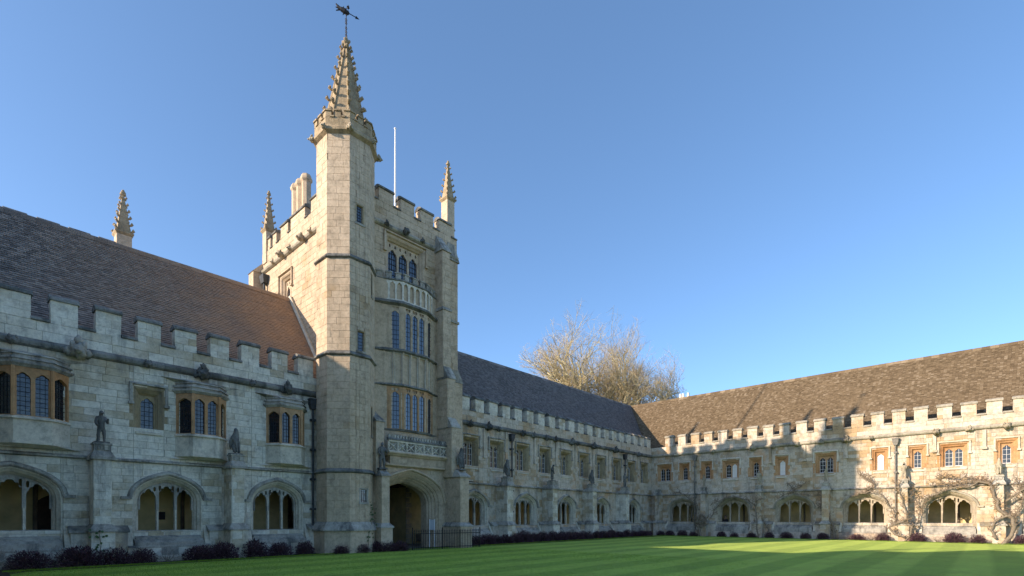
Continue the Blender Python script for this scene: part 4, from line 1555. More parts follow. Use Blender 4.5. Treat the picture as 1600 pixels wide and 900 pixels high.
# ---- buttresses of the tower
def stage(mb, x0, x1, p0, z0, z1, yb=-.7):
    mb.box(x0, x1, -p0, yb, z0, z1, .35 + .6 * rng.random())
def slope(mb, xa0, xa1, pa, xb0, xb1, pb, z0, z1, yb=-.72):
    mb.prism([(xa0 - .05, -pa - .05), (xa1 + .05, -pa - .05), (xa1 + .05, yb), (xa0 - .05, yb)], z0, z0 + .07)
    mb.prism([(xa0 - .05, -pa - .05), (xa1 + .05, -pa - .05), (xa1 + .05, yb), (xa0 - .05, yb)], z0 + .07, z1,
             [(xb0, -pb), (xb1, -pb), (xb1, yb), (xb0, yb)])
b = MB()
stage(b, -25.85, -25.03, 2.72, 0, 1.12); stage(b, -25.72, -25.12, 2.55, 1.1, 3.75)
stage(b, -25.85, -25.28, 2.02, 3.75, 6.4); stage(b, -25.92, -25.38, 1.75, 6.4, 9.1); stage(b, -26.0, -25.48, 1.5, 9.1, 12.7); stage(b, -25.95, -25.45, 1.38, 12.7, 15.95)
# east clasping part behind it
b.box(-25.5, -24.02, -.80, .5, 0, 9.3, .7); b.box(-25.5, -24.36, -.78, .5, 9.3, 16.0, .6)
bt = b.build('buttress', 'tower', tw)
class Each:
    """collects prisms, builds each as its own part"""
    def __init__(s): s.L = []
    def prism(s, *a, **k): s.L.append((a, k))
    def build(s, name, mat, parent):
        k = 0
        while k < len(s.L):
            m = MB(); m.prism(*s.L[k][0], **s.L[k][1])
            if k + 1 < len(s.L) and abs(s.L[k + 1][0][1] - s.L[k][0][2]) < 1e-6 and s.L[k + 1][0][0] == s.L[k][0][0]:
                k += 1; m.prism(*s.L[k][0], **s.L[k][1])
            m.build(name, mat, parent); k += 1
sl = Each()
slope(sl, -25.85, -25.03, 2.72, -25.72, -25.12, 2.55, 1.12, 1.36); slope(sl, -25.75, -25.10, 2.58, -25.66, -25.2, 2.2, 3.72, 4.12)
slope(sl, -25.85, -25.28, 2.02, -25.92, -25.38, 1.74, 6.36, 6.95); slope(sl, -25.92, -25.38, 1.75, -26.0, -25.48, 1.49, 9.0, 9.7)
slope(sl, -26.0, -25.48, 1.5, -25.95, -25.45, 1.37, 12.68, 12.92); slope(sl, -25.98, -25.42, 1.4, -25.9, -25.5, .78, 15.9, 16.9)
sl.prism([(-25.5, -.84), (-23.98, -.84), (-23.98, .5), (-25.5, .5)], 9.2, 10.0, [(-25.5, -.78), (-24.36, -.78), (-24.36, .5), (-25.5, .5)])
sl.prism([(-25.5, -.86), (-24.3, -.86), (-24.3, .5), (-25.5, .5)], 12.5, 12.62)
sl.prism([(-25.2, -.86), (-24.28, -.86), (-24.28, .0), (-25.2, .0)], 15.95, 16.9, [(-25.1, -.77), (-24.58, -.77), (-24.58, -.25), (-25.1, -.25)])
sl.build('weathering', 'trim', bt)
# joints cut across the buttress faces by thin proud courses of stone
for args in ((-25.72, -25.12, 2.55, 1.4, 3.7), (-25.85, -25.28, 2.02, 4.15, 6.36), (-25.92, -25.38, 1.75, 7.0, 9.0), (-26.0, -25.48, 1.5, 9.75, 12.65), (-25.95, -25.45, 1.38, 12.95, 15.88)):
    x0, x1, p, z0, z1 = args
    ashlar(Mfr(0, -p, 0), x0, x1, z0, z1, (), 0, -.012, ch=.31, wr=(.25, .45), rb=(.2, 1), th=.02)
    ashlar(Mfr(x0, 0, -90), .75, p, z0, z1, (), 0, -.012, ch=.31, wr=(.3, .6), rb=(.2, 1), th=.02)
ashlar(Mfr(0, -.80, 0), -25.12, -24.02, 8.95, 9.2, (), 0, -.012, ch=.31, wr=(.35, .6), th=.02)
ashlar(Mfr(0, -.78, 0), -25.4, -24.36, 9.9, 15.9, (), 0, -.012, ch=.31, wr=(.35, .6), rb=(.2, 1), th=.02)
emit_stones(bt, 'tower', 120)
b = MB()
stage(b, -30.22, -29.6, 2.16, 0, 1.12, -1.2); stage(b, -30.12, -29.7, 2.05, 1.1, 3.6, -1.2); stage(b, -30.15, -29.72, 1.62, 3.6, 6.2, -.7)
bt2 = b.build('buttress', 'tower', tw)
sl = Each()
slope(sl, -30.22, -29.6, 2.16, -30.12, -29.7, 2.04, 1.12, 1.36, -1.2); slope(sl, -30.12, -29.7, 2.05, -30.05, -29.75, 1.75, 3.55, 3.9, -1.2)
slope(sl, -30.15, -29.72, 1.62, -30.1, -29.78, .9, 6.15, 6.75)
sl.build('weathering', 'trim', bt2)
# north-west corner buttress with hopper and pipe
b = MB(); b.box(-31.75, -31.1, 8.9, 9.6, 6, 16.1, .8); b.prism([(-31.8, 8.85), (-31.05, 8.85), (-31.05, 9.65), (-31.8, 9.65)], 16.1, 16.75, [(-31.2, 8.95), (-31.05, 8.95), (-31.05, 9.5), (-31.2, 9.5)])
b.build('buttress', 'tower', tw)
b = MB(); b.tube([(-31.36, 8.3, 12), (-31.36, 8.3, 15.4)], .07, 8); b.prism([(-31.48, 8.1), (-31.2, 8.1), (-31.2, 8.5), (-31.48, 8.5)], 15.3, 15.75, [(-31.55, 8.0), (-31.2, 8.0), (-31.2, 8.6), (-31.55, 8.6)])
b.build('drainpipe', 'lead', tw)


def pinnacle(parent, cx, cy, w, zb, zs, zt, mat='tower'):
    b = MB(); h = w / 2
    b.box(cx - h, cx + h, cy - h, cy + h, zb, zs, .9)
    o = b.build('pinnacle', mat, parent)
    c = MB()
    c.prism([(cx - h, cy - h), (cx + h, cy - h), (cx + h, cy + h), (cx - h, cy + h)], zs - .02, zs + .1, [(cx - h - .08, cy - h - .08), (cx + h + .08, cy - h - .08), (cx + h + .08, cy + h + .08), (cx - h - .08, cy + h + .08)])
    c.box(cx - h - .08, cx + h + .08, cy - h - .08, cy + h + .08, zs + .1, zs + .17)
    c.build('pinnacle_cap', 'spire', o)
    sp = MB()
    s_ = crocket_spire(o, cx, cy, h * .95, zs + .17, zt, 6, 4, cs=.62)
    return o


# crocket parts would be a fourth level there: the small pinnacles keep theirs joined
def small_pinnacle(parent, cx, cy, w, zb, zs, zt, mat='tower'):
    h = w / 2
    b = MB(); b.box(cx - h, cx + h, cy - h, cy + h, zb, zs, .9)
    o = b.build('pinnacle', mat, parent)
    c = MB()
    c.prism([(cx - h, cy - h), (cx + h, cy - h), (cx + h, cy + h), (cx - h, cy + h)], zs - .02, zs + .1, [(cx - h - .09, cy - h - .09), (cx + h + .09, cy - h - .09), (cx + h + .09, cy + h + .09), (cx - h - .09, cy + h + .09)])
    c.box(cx - h - .09, cx + h + .09, cy - h - .09, cy + h + .09, zs + .1, zs + .17)
    c.build('pinnacle_cap', 'spire', o)
    s = MB()
    a = h * .92; e = .03; z0 = zs + .17
    s.prism([(cx - a, cy - a), (cx + a, cy - a), (cx + a, cy + a), (cx - a, cy + a)], z0, zt, [(cx - e, cy - e), (cx + e, cy - e), (cx + e, cy + e), (cx - e, cy + e)])
    n = 6
    k2 = w / .52
    for k in range(4):
        an = radians(45 + 90 * k); ox, oy = cos(an), sin(an)
        for i in range(n):
            f = (i + .25) / n; R = a * sqrt(2) * (1 - f) + .03 * f; z = z0 + (zt - z0) * f; q = k2 * (.68 - .22 * f)
            s.tube([(cx + (R - .04) * ox, cy + (R - .04) * oy, z - .02), (cx + (R + .08 * q) * ox, cy + (R + .08 * q) * oy, z), (cx + (R + .17 * q) * ox, cy + (R + .17 * q) * oy, z + .07 * q), (cx + (R + .13 * q) * ox, cy + (R + .13 * q) * oy, z + .17 * q)], [.05 * q, .08 * q, .09 * q, .04 * q], 5)
    s.blob((cx, cy, zt), .12 * k2, .12 * k2, .10 * k2, 2, .3, .6, 8, 6)
    s.blob((cx, cy, zt + .1), .07 * k2, .07 * k2, .10 * k2, 4, .3, .6, 6, 5)
    s.build('crocketed_spire', 'spire', o)
    return o


small_pinnacle(tw, -24.83, -.49, .52, 16.3, 19.3, 21.45)
small_pinnacle(tw, -31.0, 8.55, .52, 16.6, 18.45, 20.8)
small_pinnacle(tw, -24.8, 8.8, .52, 16.6, 19.4, 21.7)
# chimney cluster
for i, y in enumerate((6.45, 5.85, 5.2)):
    b = MB()
    P = oct_poly(.23, -30.3, y)
    b.prism(P, 17.0, 20.3); b.prism(oct_poly(.31, -30.3, y), 18.6, 18.7); b.prism(oct_poly(.23, -30.3, y), 20.3, 20.42, oct_poly(.30, -30.3, y)); b.prism(oct_poly(.30, -30.3, y), 20.42, 20.52)
    b.prism(oct_poly(.30, -30.3, y), 20.52, 20.72, oct_poly(.23, -30.3, y))
    b.build('chimney', 'tower', tw)
# lead flashing where the west roof meets the turret wall
b = MB(); b.tube([(-31.3, .62, 7.86), (-31.3, 5.0, 13.56)], .10, 4); b.build('flashing', 'cream', tw)

# flagpole and weathervane
fp = thing('flagpole', 'thin white flagpole rising behind the tower battlements', 'flagpole', (-24.8, 4.67, 17.0))
b = MB(); b.tube([(0, 0, 0), (0, 0, 5), (0, 0, 9.1)], [.075, .065, .04], 10); b.build('pole', 'white', fp)
b = MB(); b.blob((0, 0, 9.15), .08, .08, .06, 1, 0, .6, 10, 8); b.build('truck', 'white', fp)
b = MB(); b.box(-.2, .2, -.2, .2, 0, .25); b.build('foot', 'lead', fp)
wv = thing('weathervane', 'wrought iron weathervane with beast and arrow on top of the turret spire', 'weathervane', (OXc, OYc, 23.8))
wv.scale = (.9, .9, .97)
b = MB(); b.tube([(0, 0, 0), (0, 0, 1.62)], .022, 6); b.build('spindle', 'iron', wv)
b = MB()
for z in (.25, .42, .6, .85, 1.0):
    for k in range(4):
        a = k * pi / 2; c, s = cos(a), sin(a)
        b.tube([(0, 0, z), (.05 * c, .05 * s, z + .03), (.06 * c, .06 * s, z + .08), (.02 * c, .02 * s, z + .11)], .010, 4)
b.build('scrollwork', 'iron', wv)
b = MB()
dx, dy = cos(radians(-35)), sin(radians(-35))
def vp(t, z, off=0): return (dx * t - dy * off, dy * t + dx * off, z)
b.tube([vp(-.45, 1.62), vp(.62, 1.22)], .02, 6); b.tube([vp(.48, 1.27), vp(.66, 1.20)], [.075, .004], 4)
b.build('arrow', 'iron', wv)
b = MB()
pts = [(-.50, 1.74, .03), (-.36, 1.58, .06), (-.22, 1.52, .10), (-.05, 1.46, .12), (.08, 1.40, .09), (.16, 1.42, .05)]
b.tube([vp(t, z) for t, z, r in pts], [r for t, z, r in pts], 8)
for t, z, t2, z2 in ((-.3, 1.5, -.5, 1.42), (-.34, 1.54, -.52, 1.58), (-.1, 1.42, -.16, 1.27), (.05, 1.38, .0, 1.24), (-.15, 1.56, -.12, 1.68), (-.3, 1.6, -.42, 1.7)):
    b.tube([vp(t, z), vp(t2, z2)], [.04, .02], 5)
b.build('beast', 'iron', wv)
b = MB(); b.blob(vp(.10, 1.68), .07, .07, .07, 1, .3, .6, 8, 6); b.tube([vp(.10, 1.35), vp(.10, 1.8)], .015, 5); b.build('flame_ball', 'iron', wv)

# ================================================================== HALL BEHIND, LEFT, AND THE REST OF THE COURT (beyond the frame)
hall = thing('hall', 'battlemented hall parapet showing just over the left roof ridge, ending in a crocketed pinnacle', 'building')
b = MB(); b.box(-62, -37.0, 14, 26, 0, 16.75, .6); hw_ = b.build('wall', 'ashlar', hall)
mmh = merlon_mesh(.85, .55, .5, 'trim'); cmh = coping_mesh(.85, .5, 'coping')
x = -41.52 - 1.28 * 14
while x < -37.4:
    m = link('merlon', mmh, hall, loc=(x, 14, 16.75)); link('coping', cmh, m, loc=(0, 0, .55)); x += 1.28
small_pinnacle(hall, -37.0, 14.2, .72, 14, 17.95, 20.45)
west = thing('cloister_range', 'range of the court behind and left of the viewpoint', 'building', group=GRPR)
b = MB()
b.prism([(-54.5, -15), (-45, -15), (-45, 9), (-54.5, 9)], 0, 8.9)
b.prism([(-54.3, -15), (-45.6, -15), (-45.6, 9), (-54.3, 9)], 8.9, 13.2, [(-50.1, -15), (-49.9, -15), (-49.9, 9), (-50.1, 9)])
west['label'] = 'steep-roofed stone range closing the left side of the court'
b.build('wall', 'ashlar', west)
b = MB(); b.box(-49.5, -46.9, 4.4, 6.4, 8, 14.3)
b.box(-48.9, -46.9, 5.3, 5.9, 14.3, 15.0); b.build('unseen_shade_block', 'tower', west)  # unseen stepped block, added to shade the lower turret
b = MB(); b.box(-54, -50, -11, -4.6, 0, 16.9); b.box(-53, -50, -4.6, -2.4, 0, 15.0); b.build('unseen_shadow_mass', 'ashlar', west)  # unseen taller blocks, added to shape the shadow edge on the lawn
b = MB(); b.prism([(-50.6, -4.9), (-50.0, -4.9), (-50.0, -4.4), (-50.6, -4.4)], 15, 18.5, [(-50.3, -4.7), (-50.28, -4.7), (-50.28, -4.68), (-50.3, -4.68)])
b.prism([(-50.6, -2.9), (-50.0, -2.9), (-50.0, -2.4), (-50.6, -2.4)], 14, 17.3, [(-50.3, -2.7), (-50.28, -2.7), (-50.28, -2.68), (-50.3, -2.68)])
b.build('pinnacle', 'spire', west)  # unseen points, added for the thin shadow streaks on the lawn

pots = thing('chimney', 'two pale chimney pots just over the tan roof near the corner', 'chimney', (8, -.2, 0))
b = MB(); b.box(-.5, .5, -.2, 1.3, 8, 14.05); b.build('stack', 'rough', pots)
for y in (.2, .75, 1.05):
    b = MB(); b.tube([(0, y, 14.05), (0, y, 14.1), (0, y, 14.6)], [.16, .15, .12], 10); b.build('chimney_pot', 'clay', pots)

# ================================================================== STATUES on the buttresses
def skinned(name, verts, edges, radii, mat, sub=1, bump=.02):
    me = bpy.data.meshes.new(name); me.from_pydata(verts, edges, [])
    o = bpy.data.objects.new(name, me); COL.objects.link(o)
    sk = o.modifiers.new('skin', 'SKIN'); sk.use_smooth_shade = True
    for i, r in enumerate(radii):
        rr = r if isinstance(r, tuple) else (r, r)
        me.skin_vertices[0].data[i].radius = rr
    me.skin_vertices[0].data[0].use_root = True
    ss = o.modifiers.new('sub', 'SUBSURF'); ss.levels = sub + 0; ss.render_levels = sub
    dg = bpy.context.evaluated_depsgraph_get()
    m2 = bpy.data.meshes.new_from_object(o.evaluated_get(dg))
    bpy.data.objects.remove(o)
    m2.name = name
    for v in m2.vertices:
        n_ = noise.noise(v.co * 9) * bump + noise.noise(v.co * 22) * bump * .6
        v.co += v.normal * n_
    m2.materials.clear(); m2.materials.append(M[mat])
    a = m2.attributes.new('rnd', 'FLOAT', 'FACE')
    a.data.foreach_set('value', [.5] * len(m2.polygons))
    return m2


def statue_figure(mat):     # standing robed, helmeted figure holding something, legs apart
    v = [(0, 0, .55), (0, 0, .72), (0, -.01, .88), (0, -.02, 1.0), (0, -.03, 1.13), (0, -.07, 1.24),
         (-.1, 0, .5), (-.13, -.03, .28), (-.14, -.02, .05), (-.15, -.12, .03), (.1, 0, .5), (.13, -.05, .28), (.13, 0, .05), (.14, -.12, .03),
         (-.19, 0, .92), (-.25, -.06, .72), (-.2, -.19, .62), (.19, 0, .92), (.27, -.08, .76), (.22, -.22, .80), (.25, -.24, .93)]
    e = [(0, 1), (1, 2), (2, 3), (3, 4), (4, 5), (0, 6), (6, 7), (7, 8), (8, 9), (0, 10), (10, 11), (11, 12), (12, 13), (2, 14), (14, 15), (15, 16), (2, 17), (17, 18), (18, 19), (19, 20)]
    r = [.17, .14, .17, .09, .12, .07, .11, .085, .07, .06, .11, .085, .07, .06, .09, .07, .06, .09, .07, .06, .05]
    return skinned('body', v, e, r, mat)


def statue_beast(mat):      # seated beast, forelegs together, heavy folded wings
    v = [(0, .12, .2), (0, .08, .45), (0, 0, .7), (0, -.04, .92), (0, -.1, 1.05), (0, -.2, 1.03),
         (-.13, -.06, .16), (-.15, -.2, .06), (.13, -.06, .16), (.15, -.2, .06), (-.09, -.16, .5), (-.08, -.2, .25), (-.08, -.24, .05), (.09, -.16, .5), (.08, -.2, .25), (.08, -.24, .05),
         (-.17, .1, .7), (-.21, .16, .45), (-.19, .2, .2), (.17, .1, .7), (.21, .16, .45), (.19, .2, .2), (0, .02, 1.17)]
    e = [(0, 1), (1, 2), (2, 3), (3, 4), (4, 5), (0, 6), (6, 7), (0, 8), (8, 9), (2, 10), (10, 11), (11, 12), (2, 13), (13, 14), (14, 15), (2, 16), (16, 17), (17, 18), (2, 19), (19, 20), (20, 21), (4, 22)]
    r = [.22, .21, .17, .13, .12, .06, .12, .07, .12, .07, .09, .07, .06, .09, .07, .06, .10, .10, .05, .10, .10, .05, .05]
    return skinned('body', v, e, r, mat)


def statue_slim(mat):       # slender upright bearded figure with staff-like tail, head bent
    v = [(0, 0, .5), (0, .02, .7), (0, 0, .88), (.02, -.06, 1.02), (.04, -.14, 1.12), (.05, -.24, 1.08),
         (-.08, 0, .4), (-.09, .05, .22), (-.09, -.04, .04), (.08, 0, .4), (.1, -.04, .22), (.08, 0, .04), (-.15, -.03, .8), (-.16, -.14, .68), (-.08, -.22, .75), (.15, -.03, .8), (.19, -.06, .6), (.14, -.16, .5)]
    e = [(0, 1), (1, 2), (2, 3), (3, 4), (4, 5), (0, 6), (6, 7), (7, 8), (0, 9), (9, 10), (10, 11), (2, 12), (12, 13), (13, 14), (2, 15), (15, 16), (16, 17)]
    r = [.13, .12, .13, .08, .095, .05, .09, .07, .07, .09, .07, .07, .07, .055, .05, .07, .055, .05]
    return skinned('body', v, e, r, mat)


SM = {m: [statue_figure(m), statue_beast(m), statue_slim(m)] for m in ('statue', 'statuewarm')}
plm = MB(); plm.box(-.2, .2, -.2, .2, -.02, .06, .5, .01); PLM = {m: plm.mesh('base', m) for m in ('statue', 'statuewarm')}
GS = 'carved figures standing on the buttresses'
def statue(x, y, z, rz, kind, label, sc=1.0, mat='statue'):
    t = thing('statue', label, 'statue', (x, y, z), rz, GS)
    link('body', SM[mat][kind], t, loc=(0, 0, .05 * sc)).scale = (sc * .74, sc * .85, sc * 1.04)
    link('base', PLM[mat], t)
zp = 3.56 + .56
statue(-40.17, -.57, zp, .1, 0, 'dark helmeted stone figure on the buttress left of the single square window', .85)
statue(-35.93, -.57, zp, .3, 1, 'dark hooded beast on the buttress between the two right-hand bay windows', .86)
statue(-44.4, -.57, zp, .0, 2, 'stone figure on the buttress beyond the left-hand bay window', .85)
statue(-29.91, -1.75, 3.9, -.2, 0, 'weathered stone figure left of the gate arch below the balcony end', .95)
statue(-25.42, -2.28, 4.12, -.1, 1, 'winged stone figure on the tall buttress right of the gate arch', .95)
for i, (x, k, l) in enumerate(((-20.2, 1, 'hunched dark stone beast on first buttress right of gate tower'), (-15.65, 2, 'slender leaning dark stone creature on the second buttress right of the gate tower'),
                               (-10.8, 1, 'dark stone beast with raised head on the third buttress right of the gate tower'), (-5.95, 0, 'dark stone figure on the fourth buttress right of the gate tower'))):
    statue(x, -.68, zp, .2 - .15 * i, k, l, .92)
for i, (u, k, l) in enumerate(((5.1, 2, 'thin pale statue above the knotted creeper, nearest the court corner on the far range'), (9.5, 0, 'pale stone figure on the far range beside the blind single window, second from the corner'),
                               (14.1, 2, 'stone figure in shade below the two-light window where the turret shadow falls'), (18.65, 0, 'sunlit upright stone figure beside the drainpipe on the far range'),
                               (23.25, 1, 'sunlit stone beast above the thick twisted creeper at the right edge'), (27.8, 2, 'stone figure beyond the right edge of the far range'))):
    statue(-.46, -u, 3.6 + .56, -pi / 2 + .1 * (i % 3), k, l, .88, 'statuewarm')

# ================================================================== BUSHES
def bush_mesh(seed, mat, n=2600, tw_=False):
    r_ = random.Random(seed)
    b = MB()
    V, F, R = b.V, b.F, b.R
    for i in range(n):
        th = r_.uniform(0, 2 * pi); u = r_.random() ** .45; ph = math.acos(r_.uniform(-.5, 1))
        d = Vector((sin(ph) * cos(th), sin(ph) * sin(th), cos(ph)))
        lump = 1 + .34 * noise.noise(d * 3 + Vector((seed, 0, 0)))
        c = d * (u * lump); c.z = c.z * .8 + .28; c.z = max(c.z, .02)
        lng = (not tw_) and r_.random() < .10
        s = .050 if not (tw_ or lng) else .014
        ln = .10 if not (tw_ or lng) else .26
        t = (d + Vector((r_.uniform(-.7, .7), r_.uniform(-.7, .7), r_.uniform(-.2, .9)))).normalized()
        w = t.cross(Vector((r_.random() - .5, r_.random() - .5, r_.random() - .5))).normalized() * s
        o = len(V)
        V.extend([tuple(c - w * .5), tuple(c + w * .5), tuple(c + w * .35 + t * ln), tuple(c - w * .35 + t * ln)])
        F.append((o, o + 1, o + 2, o + 3)); R.append(min(1, max(0, r_.random())))
    return b.mesh('foliage', mat)


def stem_mesh():
    b = MB()
    for k in range(9):
        a = k * 2.4
        b.tube([(0, 0, -.03), (.25 * cos(a), .25 * sin(a), .35), (.5 * cos(a), .5 * sin(a), .7)], [.04, .025, .008], 4)
    return b.mesh('stem', 'bark')


BMs = [bush_mesh(k, 'purple') for k in range(7)]
TMs = [bush_mesh(k + 20, 'straw', 500, True) for k in range(2)]
STM = stem_mesh()
GBU = 'low shrubs planted along the foot of the walls'
def bush(x, y, r, label, straw=False, h=1.0):
    t = thing('bush', label, 'bush', (x, y, -.01), rng.uniform(0, 6), GBU)
    o = link('foliage', rng.choice(TMs if straw else BMs), t); o.scale = (r * rng.uniform(.85, 1.15), r * rng.uniform(.85, 1.1), r * h * rng.uniform(1.0, 1.35))
    s = link('stem', STM, t); s.scale = (r, r, r * h)
ORD = ['first', 'second', 'third', 'fourth', 'fifth', 'sixth', 'seventh', 'eighth', 'ninth', 'tenth', 'eleventh', 'twelfth', 'thirteenth', 'fourteenth', 'fifteenth', 'sixteenth', 'seventeenth', 'eighteenth', 'nineteenth', 'twentieth', 'twenty-first']
near = [(51, -42.0, .5, 0), (0, -42.75, .5, 1), (90, -41.5, .45, 1), (128, -40.8, .58, 0), (180, -39.92, .55, 0), (225, -39.1, .42, 0), (268, -38.35, .4, 1), (316, -37.33, .52, 0), (352, -36.54, .5, 0), (401, -35.4, .52, 0), (441, -34.39, .55, 0), (483, -33.3, .42, 0)]
pl = ['leftmost at the frame edge', 'under the left bay window', 'under the left big window edge', 'left of the helmeted statue buttress', 'at the foot of the helmeted statue buttress', 'left under the middle three-light arch', 'under the middle of the three-light arch', 'right under the three-light arch', 'at the foot of the hooded beast buttress', 'left under the arch nearest the turret', 'under the arch nearest the turret', 'beside the drainpipe left of the turret']
for (px, x, r, st), l in zip(near, pl):
    bush(x, -1.05, r, ('pale straw-coloured twiggy shrub ' if st else 'rounded dark purple bush ') + l, bool(st), .95)
for i, (x, y, r) in enumerate(((-32.05, -2.35, .33), (-31.15, -2.5, .35), (-30.35, -2.5, .42), (-29.85, -2.6, .42), (-29.25, -2.75, .40))):
    bush(x, y + .45, r, 'rounded purple bush in front of the turret and gate, ' + ORD[i] + ' from the left', h=1.0)
xs_ = [-24.9, -24.2, -23.4, -22.5, -21.7, -20.9, -20.0, -19.2, -18.2, -17.4, -16.1, -15.4, -14.4, -13.5, -12.3, -11.0, -9.9, -8.9, -7.6, -6.5, -5.2, -4.0, -2.9]
for i, x in enumerate(xs_):
    l = ('dark purple bush right of the gate railings, ' + ORD[i] + ' from the railings') if i < 12 else ('dark purple bush along the shaded wall, ' + ORD[len(xs_) - 1 - i] + ' from the court corner')
    bush(x, -1.15 - .1 * (i % 2), (.62 if i < 2 else .5) * rng.uniform(.8, 1.1), l, h=.95)
bB = [(1.42, 0), (2.26, 0), (3.4, 0), (4.4, 0), (6.76, 0), (7.78, 0), (9.1, 0), (10.41, 0), (11.61, 0), (12.9, 0), (14.0, 0), (14.9, 1), (15.45, 1), (16.1, 0), (16.9, 1), (17.54, 0), (19.4, 0), (20.4, 1), (21.2, 0), (21.7, 1), (22.3, 0), (24.3, 0), (25.6, 0)]
for i, (u, st) in enumerate(bB):
    lab = 'at the foot of the far range, ' + (ORD[i] if i < 21 else ('next to last', 'last')[i - 21]) + ' from the court corner'
    bush(-.98, -u, (.40 if i < 12 else .5) * rng.uniform(.85, 1.1), ('pinkish straw-coloured twiggy shrub ' if st else 'purple bush ') + lab, bool(st), .9)

# ================================================================== CREEPERS on the far range
def wander(pts, jit, seg=5):
    out = []
    for a, c in zip(pts, pts[1:]):
        a, c = Vector(a), Vector(c)
        for k in range(seg):
            t = k / seg
            p = a.lerp(c, t)
            q = noise.noise_vector(p * 3.1)
            out.append(p + Vector((q.x, q.y * .5, q.z)) * jit)
    out.append(Vector(pts[-1]))
    return out


def vine(label, runs, seed, group='bare creepers trained on the far range'):
    r_ = random.Random(seed)
    t = thing('creeper', label, 'creeper', (0, 0, 0), radians(-90), group)
    tr = MB(); tg = MB()
    for pts, y, r0, r1 in runs:
        P = wander([(u, -y - .04 * r_.random(), z) for u, z in pts], .09)
        n = len(P)
        rad = [(r0 + (r1 - r0) * i / (n - 1)) * (1 + .3 * noise.noise(P[i] * 5)) for i in range(n)]
        rad = [q_ * .68 for q_ in rad]
        tr.tube(P, rad, 7)
        for i in range(1, n, 1):
            for q in range(2 if r_.random() < .7 else 1):
                a = r_.uniform(-pi, pi); L = r_.uniform(.12, .42)
                q1 = P[i] + Vector((cos(a) * L * .5, -.03 * r_.random(), sin(a) * L * .5 + .04))
                q2 = q1 + Vector((cos(a + r_.uniform(-1, 1)) * L * .5, -.06 * r_.random(), abs(sin(a)) * L * .4 + .05))
                tg.tube([P[i], q1, q2], [max(.012, rad[i] * .4), .014, .006], 4, r_.random())
                for w in range(2):
                    b2 = r_.uniform(-pi, pi)
                    tg.tube([q2, q2 + Vector((cos(b2) * .09, -.02, sin(b2) * .09 + .02))], [.02, .006], 4, r_.random())
    tr.build('trunk', 'bark', t, True)
    tg.build('twigs', 'vinetwig', t)
    return t


vine('knotted coiled grey creeper round the buttress nearest the court corner', [
    ([(4.98, .0), (4.91, .57), (4.71, 1.1), (4.77, 1.63), (5.11, 1.83), (5.51, 1.63), (5.38, 1.24), (4.98, 1.1), (4.84, 1.5)], 1.0, .13, .08),
    ([(4.7, 1.2), (5.2, 1.45), (5.6, 1.1), (5.2, .85), (4.8, .95)], 1.02, .12, .07),
    ([(4.55, 1.23), (4.2, 1.36), (3.96, 1.77), (4.03, 2.38), (4.13, 2.71), (3.93, 3.13), (3.29, 3.62), (2.64, 3.85), (2.2, 3.72)], .32, .07, .025),
    ([(5.6, 1.5), (5.9, 2.2), (6.3, 2.7), (6.9, 3.3)], .3, .05, .02)], 1)
vine('creeper climbing the second buttress from the court corner and arching over the window', [
    ([(9.56, 0), (9.48, 1.05), (9.4, 1.72), (9.32, 2.56), (9.48, 2.98), (9.95, 3.13)], .8, .09, .03),
    ([(9.16, 2.57), (8.68, 3.01), (7.76, 3.29), (6.99, 3.22), (6.03, 2.98), (5.58, 2.63)], .3, .05, .02),
    ([(10.17, .3), (10.17, .72), (9.78, 1.3), (9.31, 1.72)], .5, .07, .04)], 2)
vine('creeper on the shaded buttress with branches over the third arch of the far range', [
    ([(14.62, 0), (14.6, .78), (14.49, 1.32), (14.22, 1.79), (13.82, 2.34), (13.54, 2.58)], .5, .11, .04),
    ([(14.59, .5), (14.18, .93), (13.91, 1.55), (13.78, 2.5), (13.78, 3.2), (13.08, 3.23), (12.37, 3.41), (11.86, 3.46), (11.26, 3.36), (10.73, 3.04)], .34, .07, .025),
    ([(11.9, 3.5), (11.8, 3.9), (11.5, 4.2)], .2, .03, .01), ([(11.9, 3.5), (12.3, 3.95), (12.6, 4.2)], .2, .03, .01)], 3)
vine('looped creeper at the foot of the sunlit drainpipe, branching over the fourth arch', [
    ([(18.74, 0), (19.07, .63), (19.14, .97), (18.87, 1.22), (18.8, 1.81), (18.74, 2.32), (18.53, 3.01), (18.4, 3.69), (18.26, 3.96)], .85, .11, .03),
    ([(18.74, .3), (18.19, .5), (17.88, .95), (18.12, 1.21), (18.6, 1.3), (18.8, 1.47)], .95, .10, .08),
    ([(16.6, 3.17), (16.64, 3.62), (16.93, 3.87), (16.82, 4.24), (16.53, 4.25), (16.3, 4.53), (16.15, 4.63)], .2, .06, .02),
    ([(16.9, 3.75), (16.4, 3.4), (15.9, 3.25), (15.5, 3.05)], .3, .07, .03), ([(16.2, 3.3), (16.8, 3.45), (17.3, 3.3), (17.9, 2.2), (18.2, 1.3)], .3, .05, .04),
    ([(18.69, 2.33), (19.03, 3.01), (18.89, 3.35), (19.1, 3.52)], .4, .04, .015), ([(19.08, .5), (19.35, 1.3), (19.48, 1.98), (19.35, 2.49), (19.48, 3.0)], .25, .06, .02)], 4)
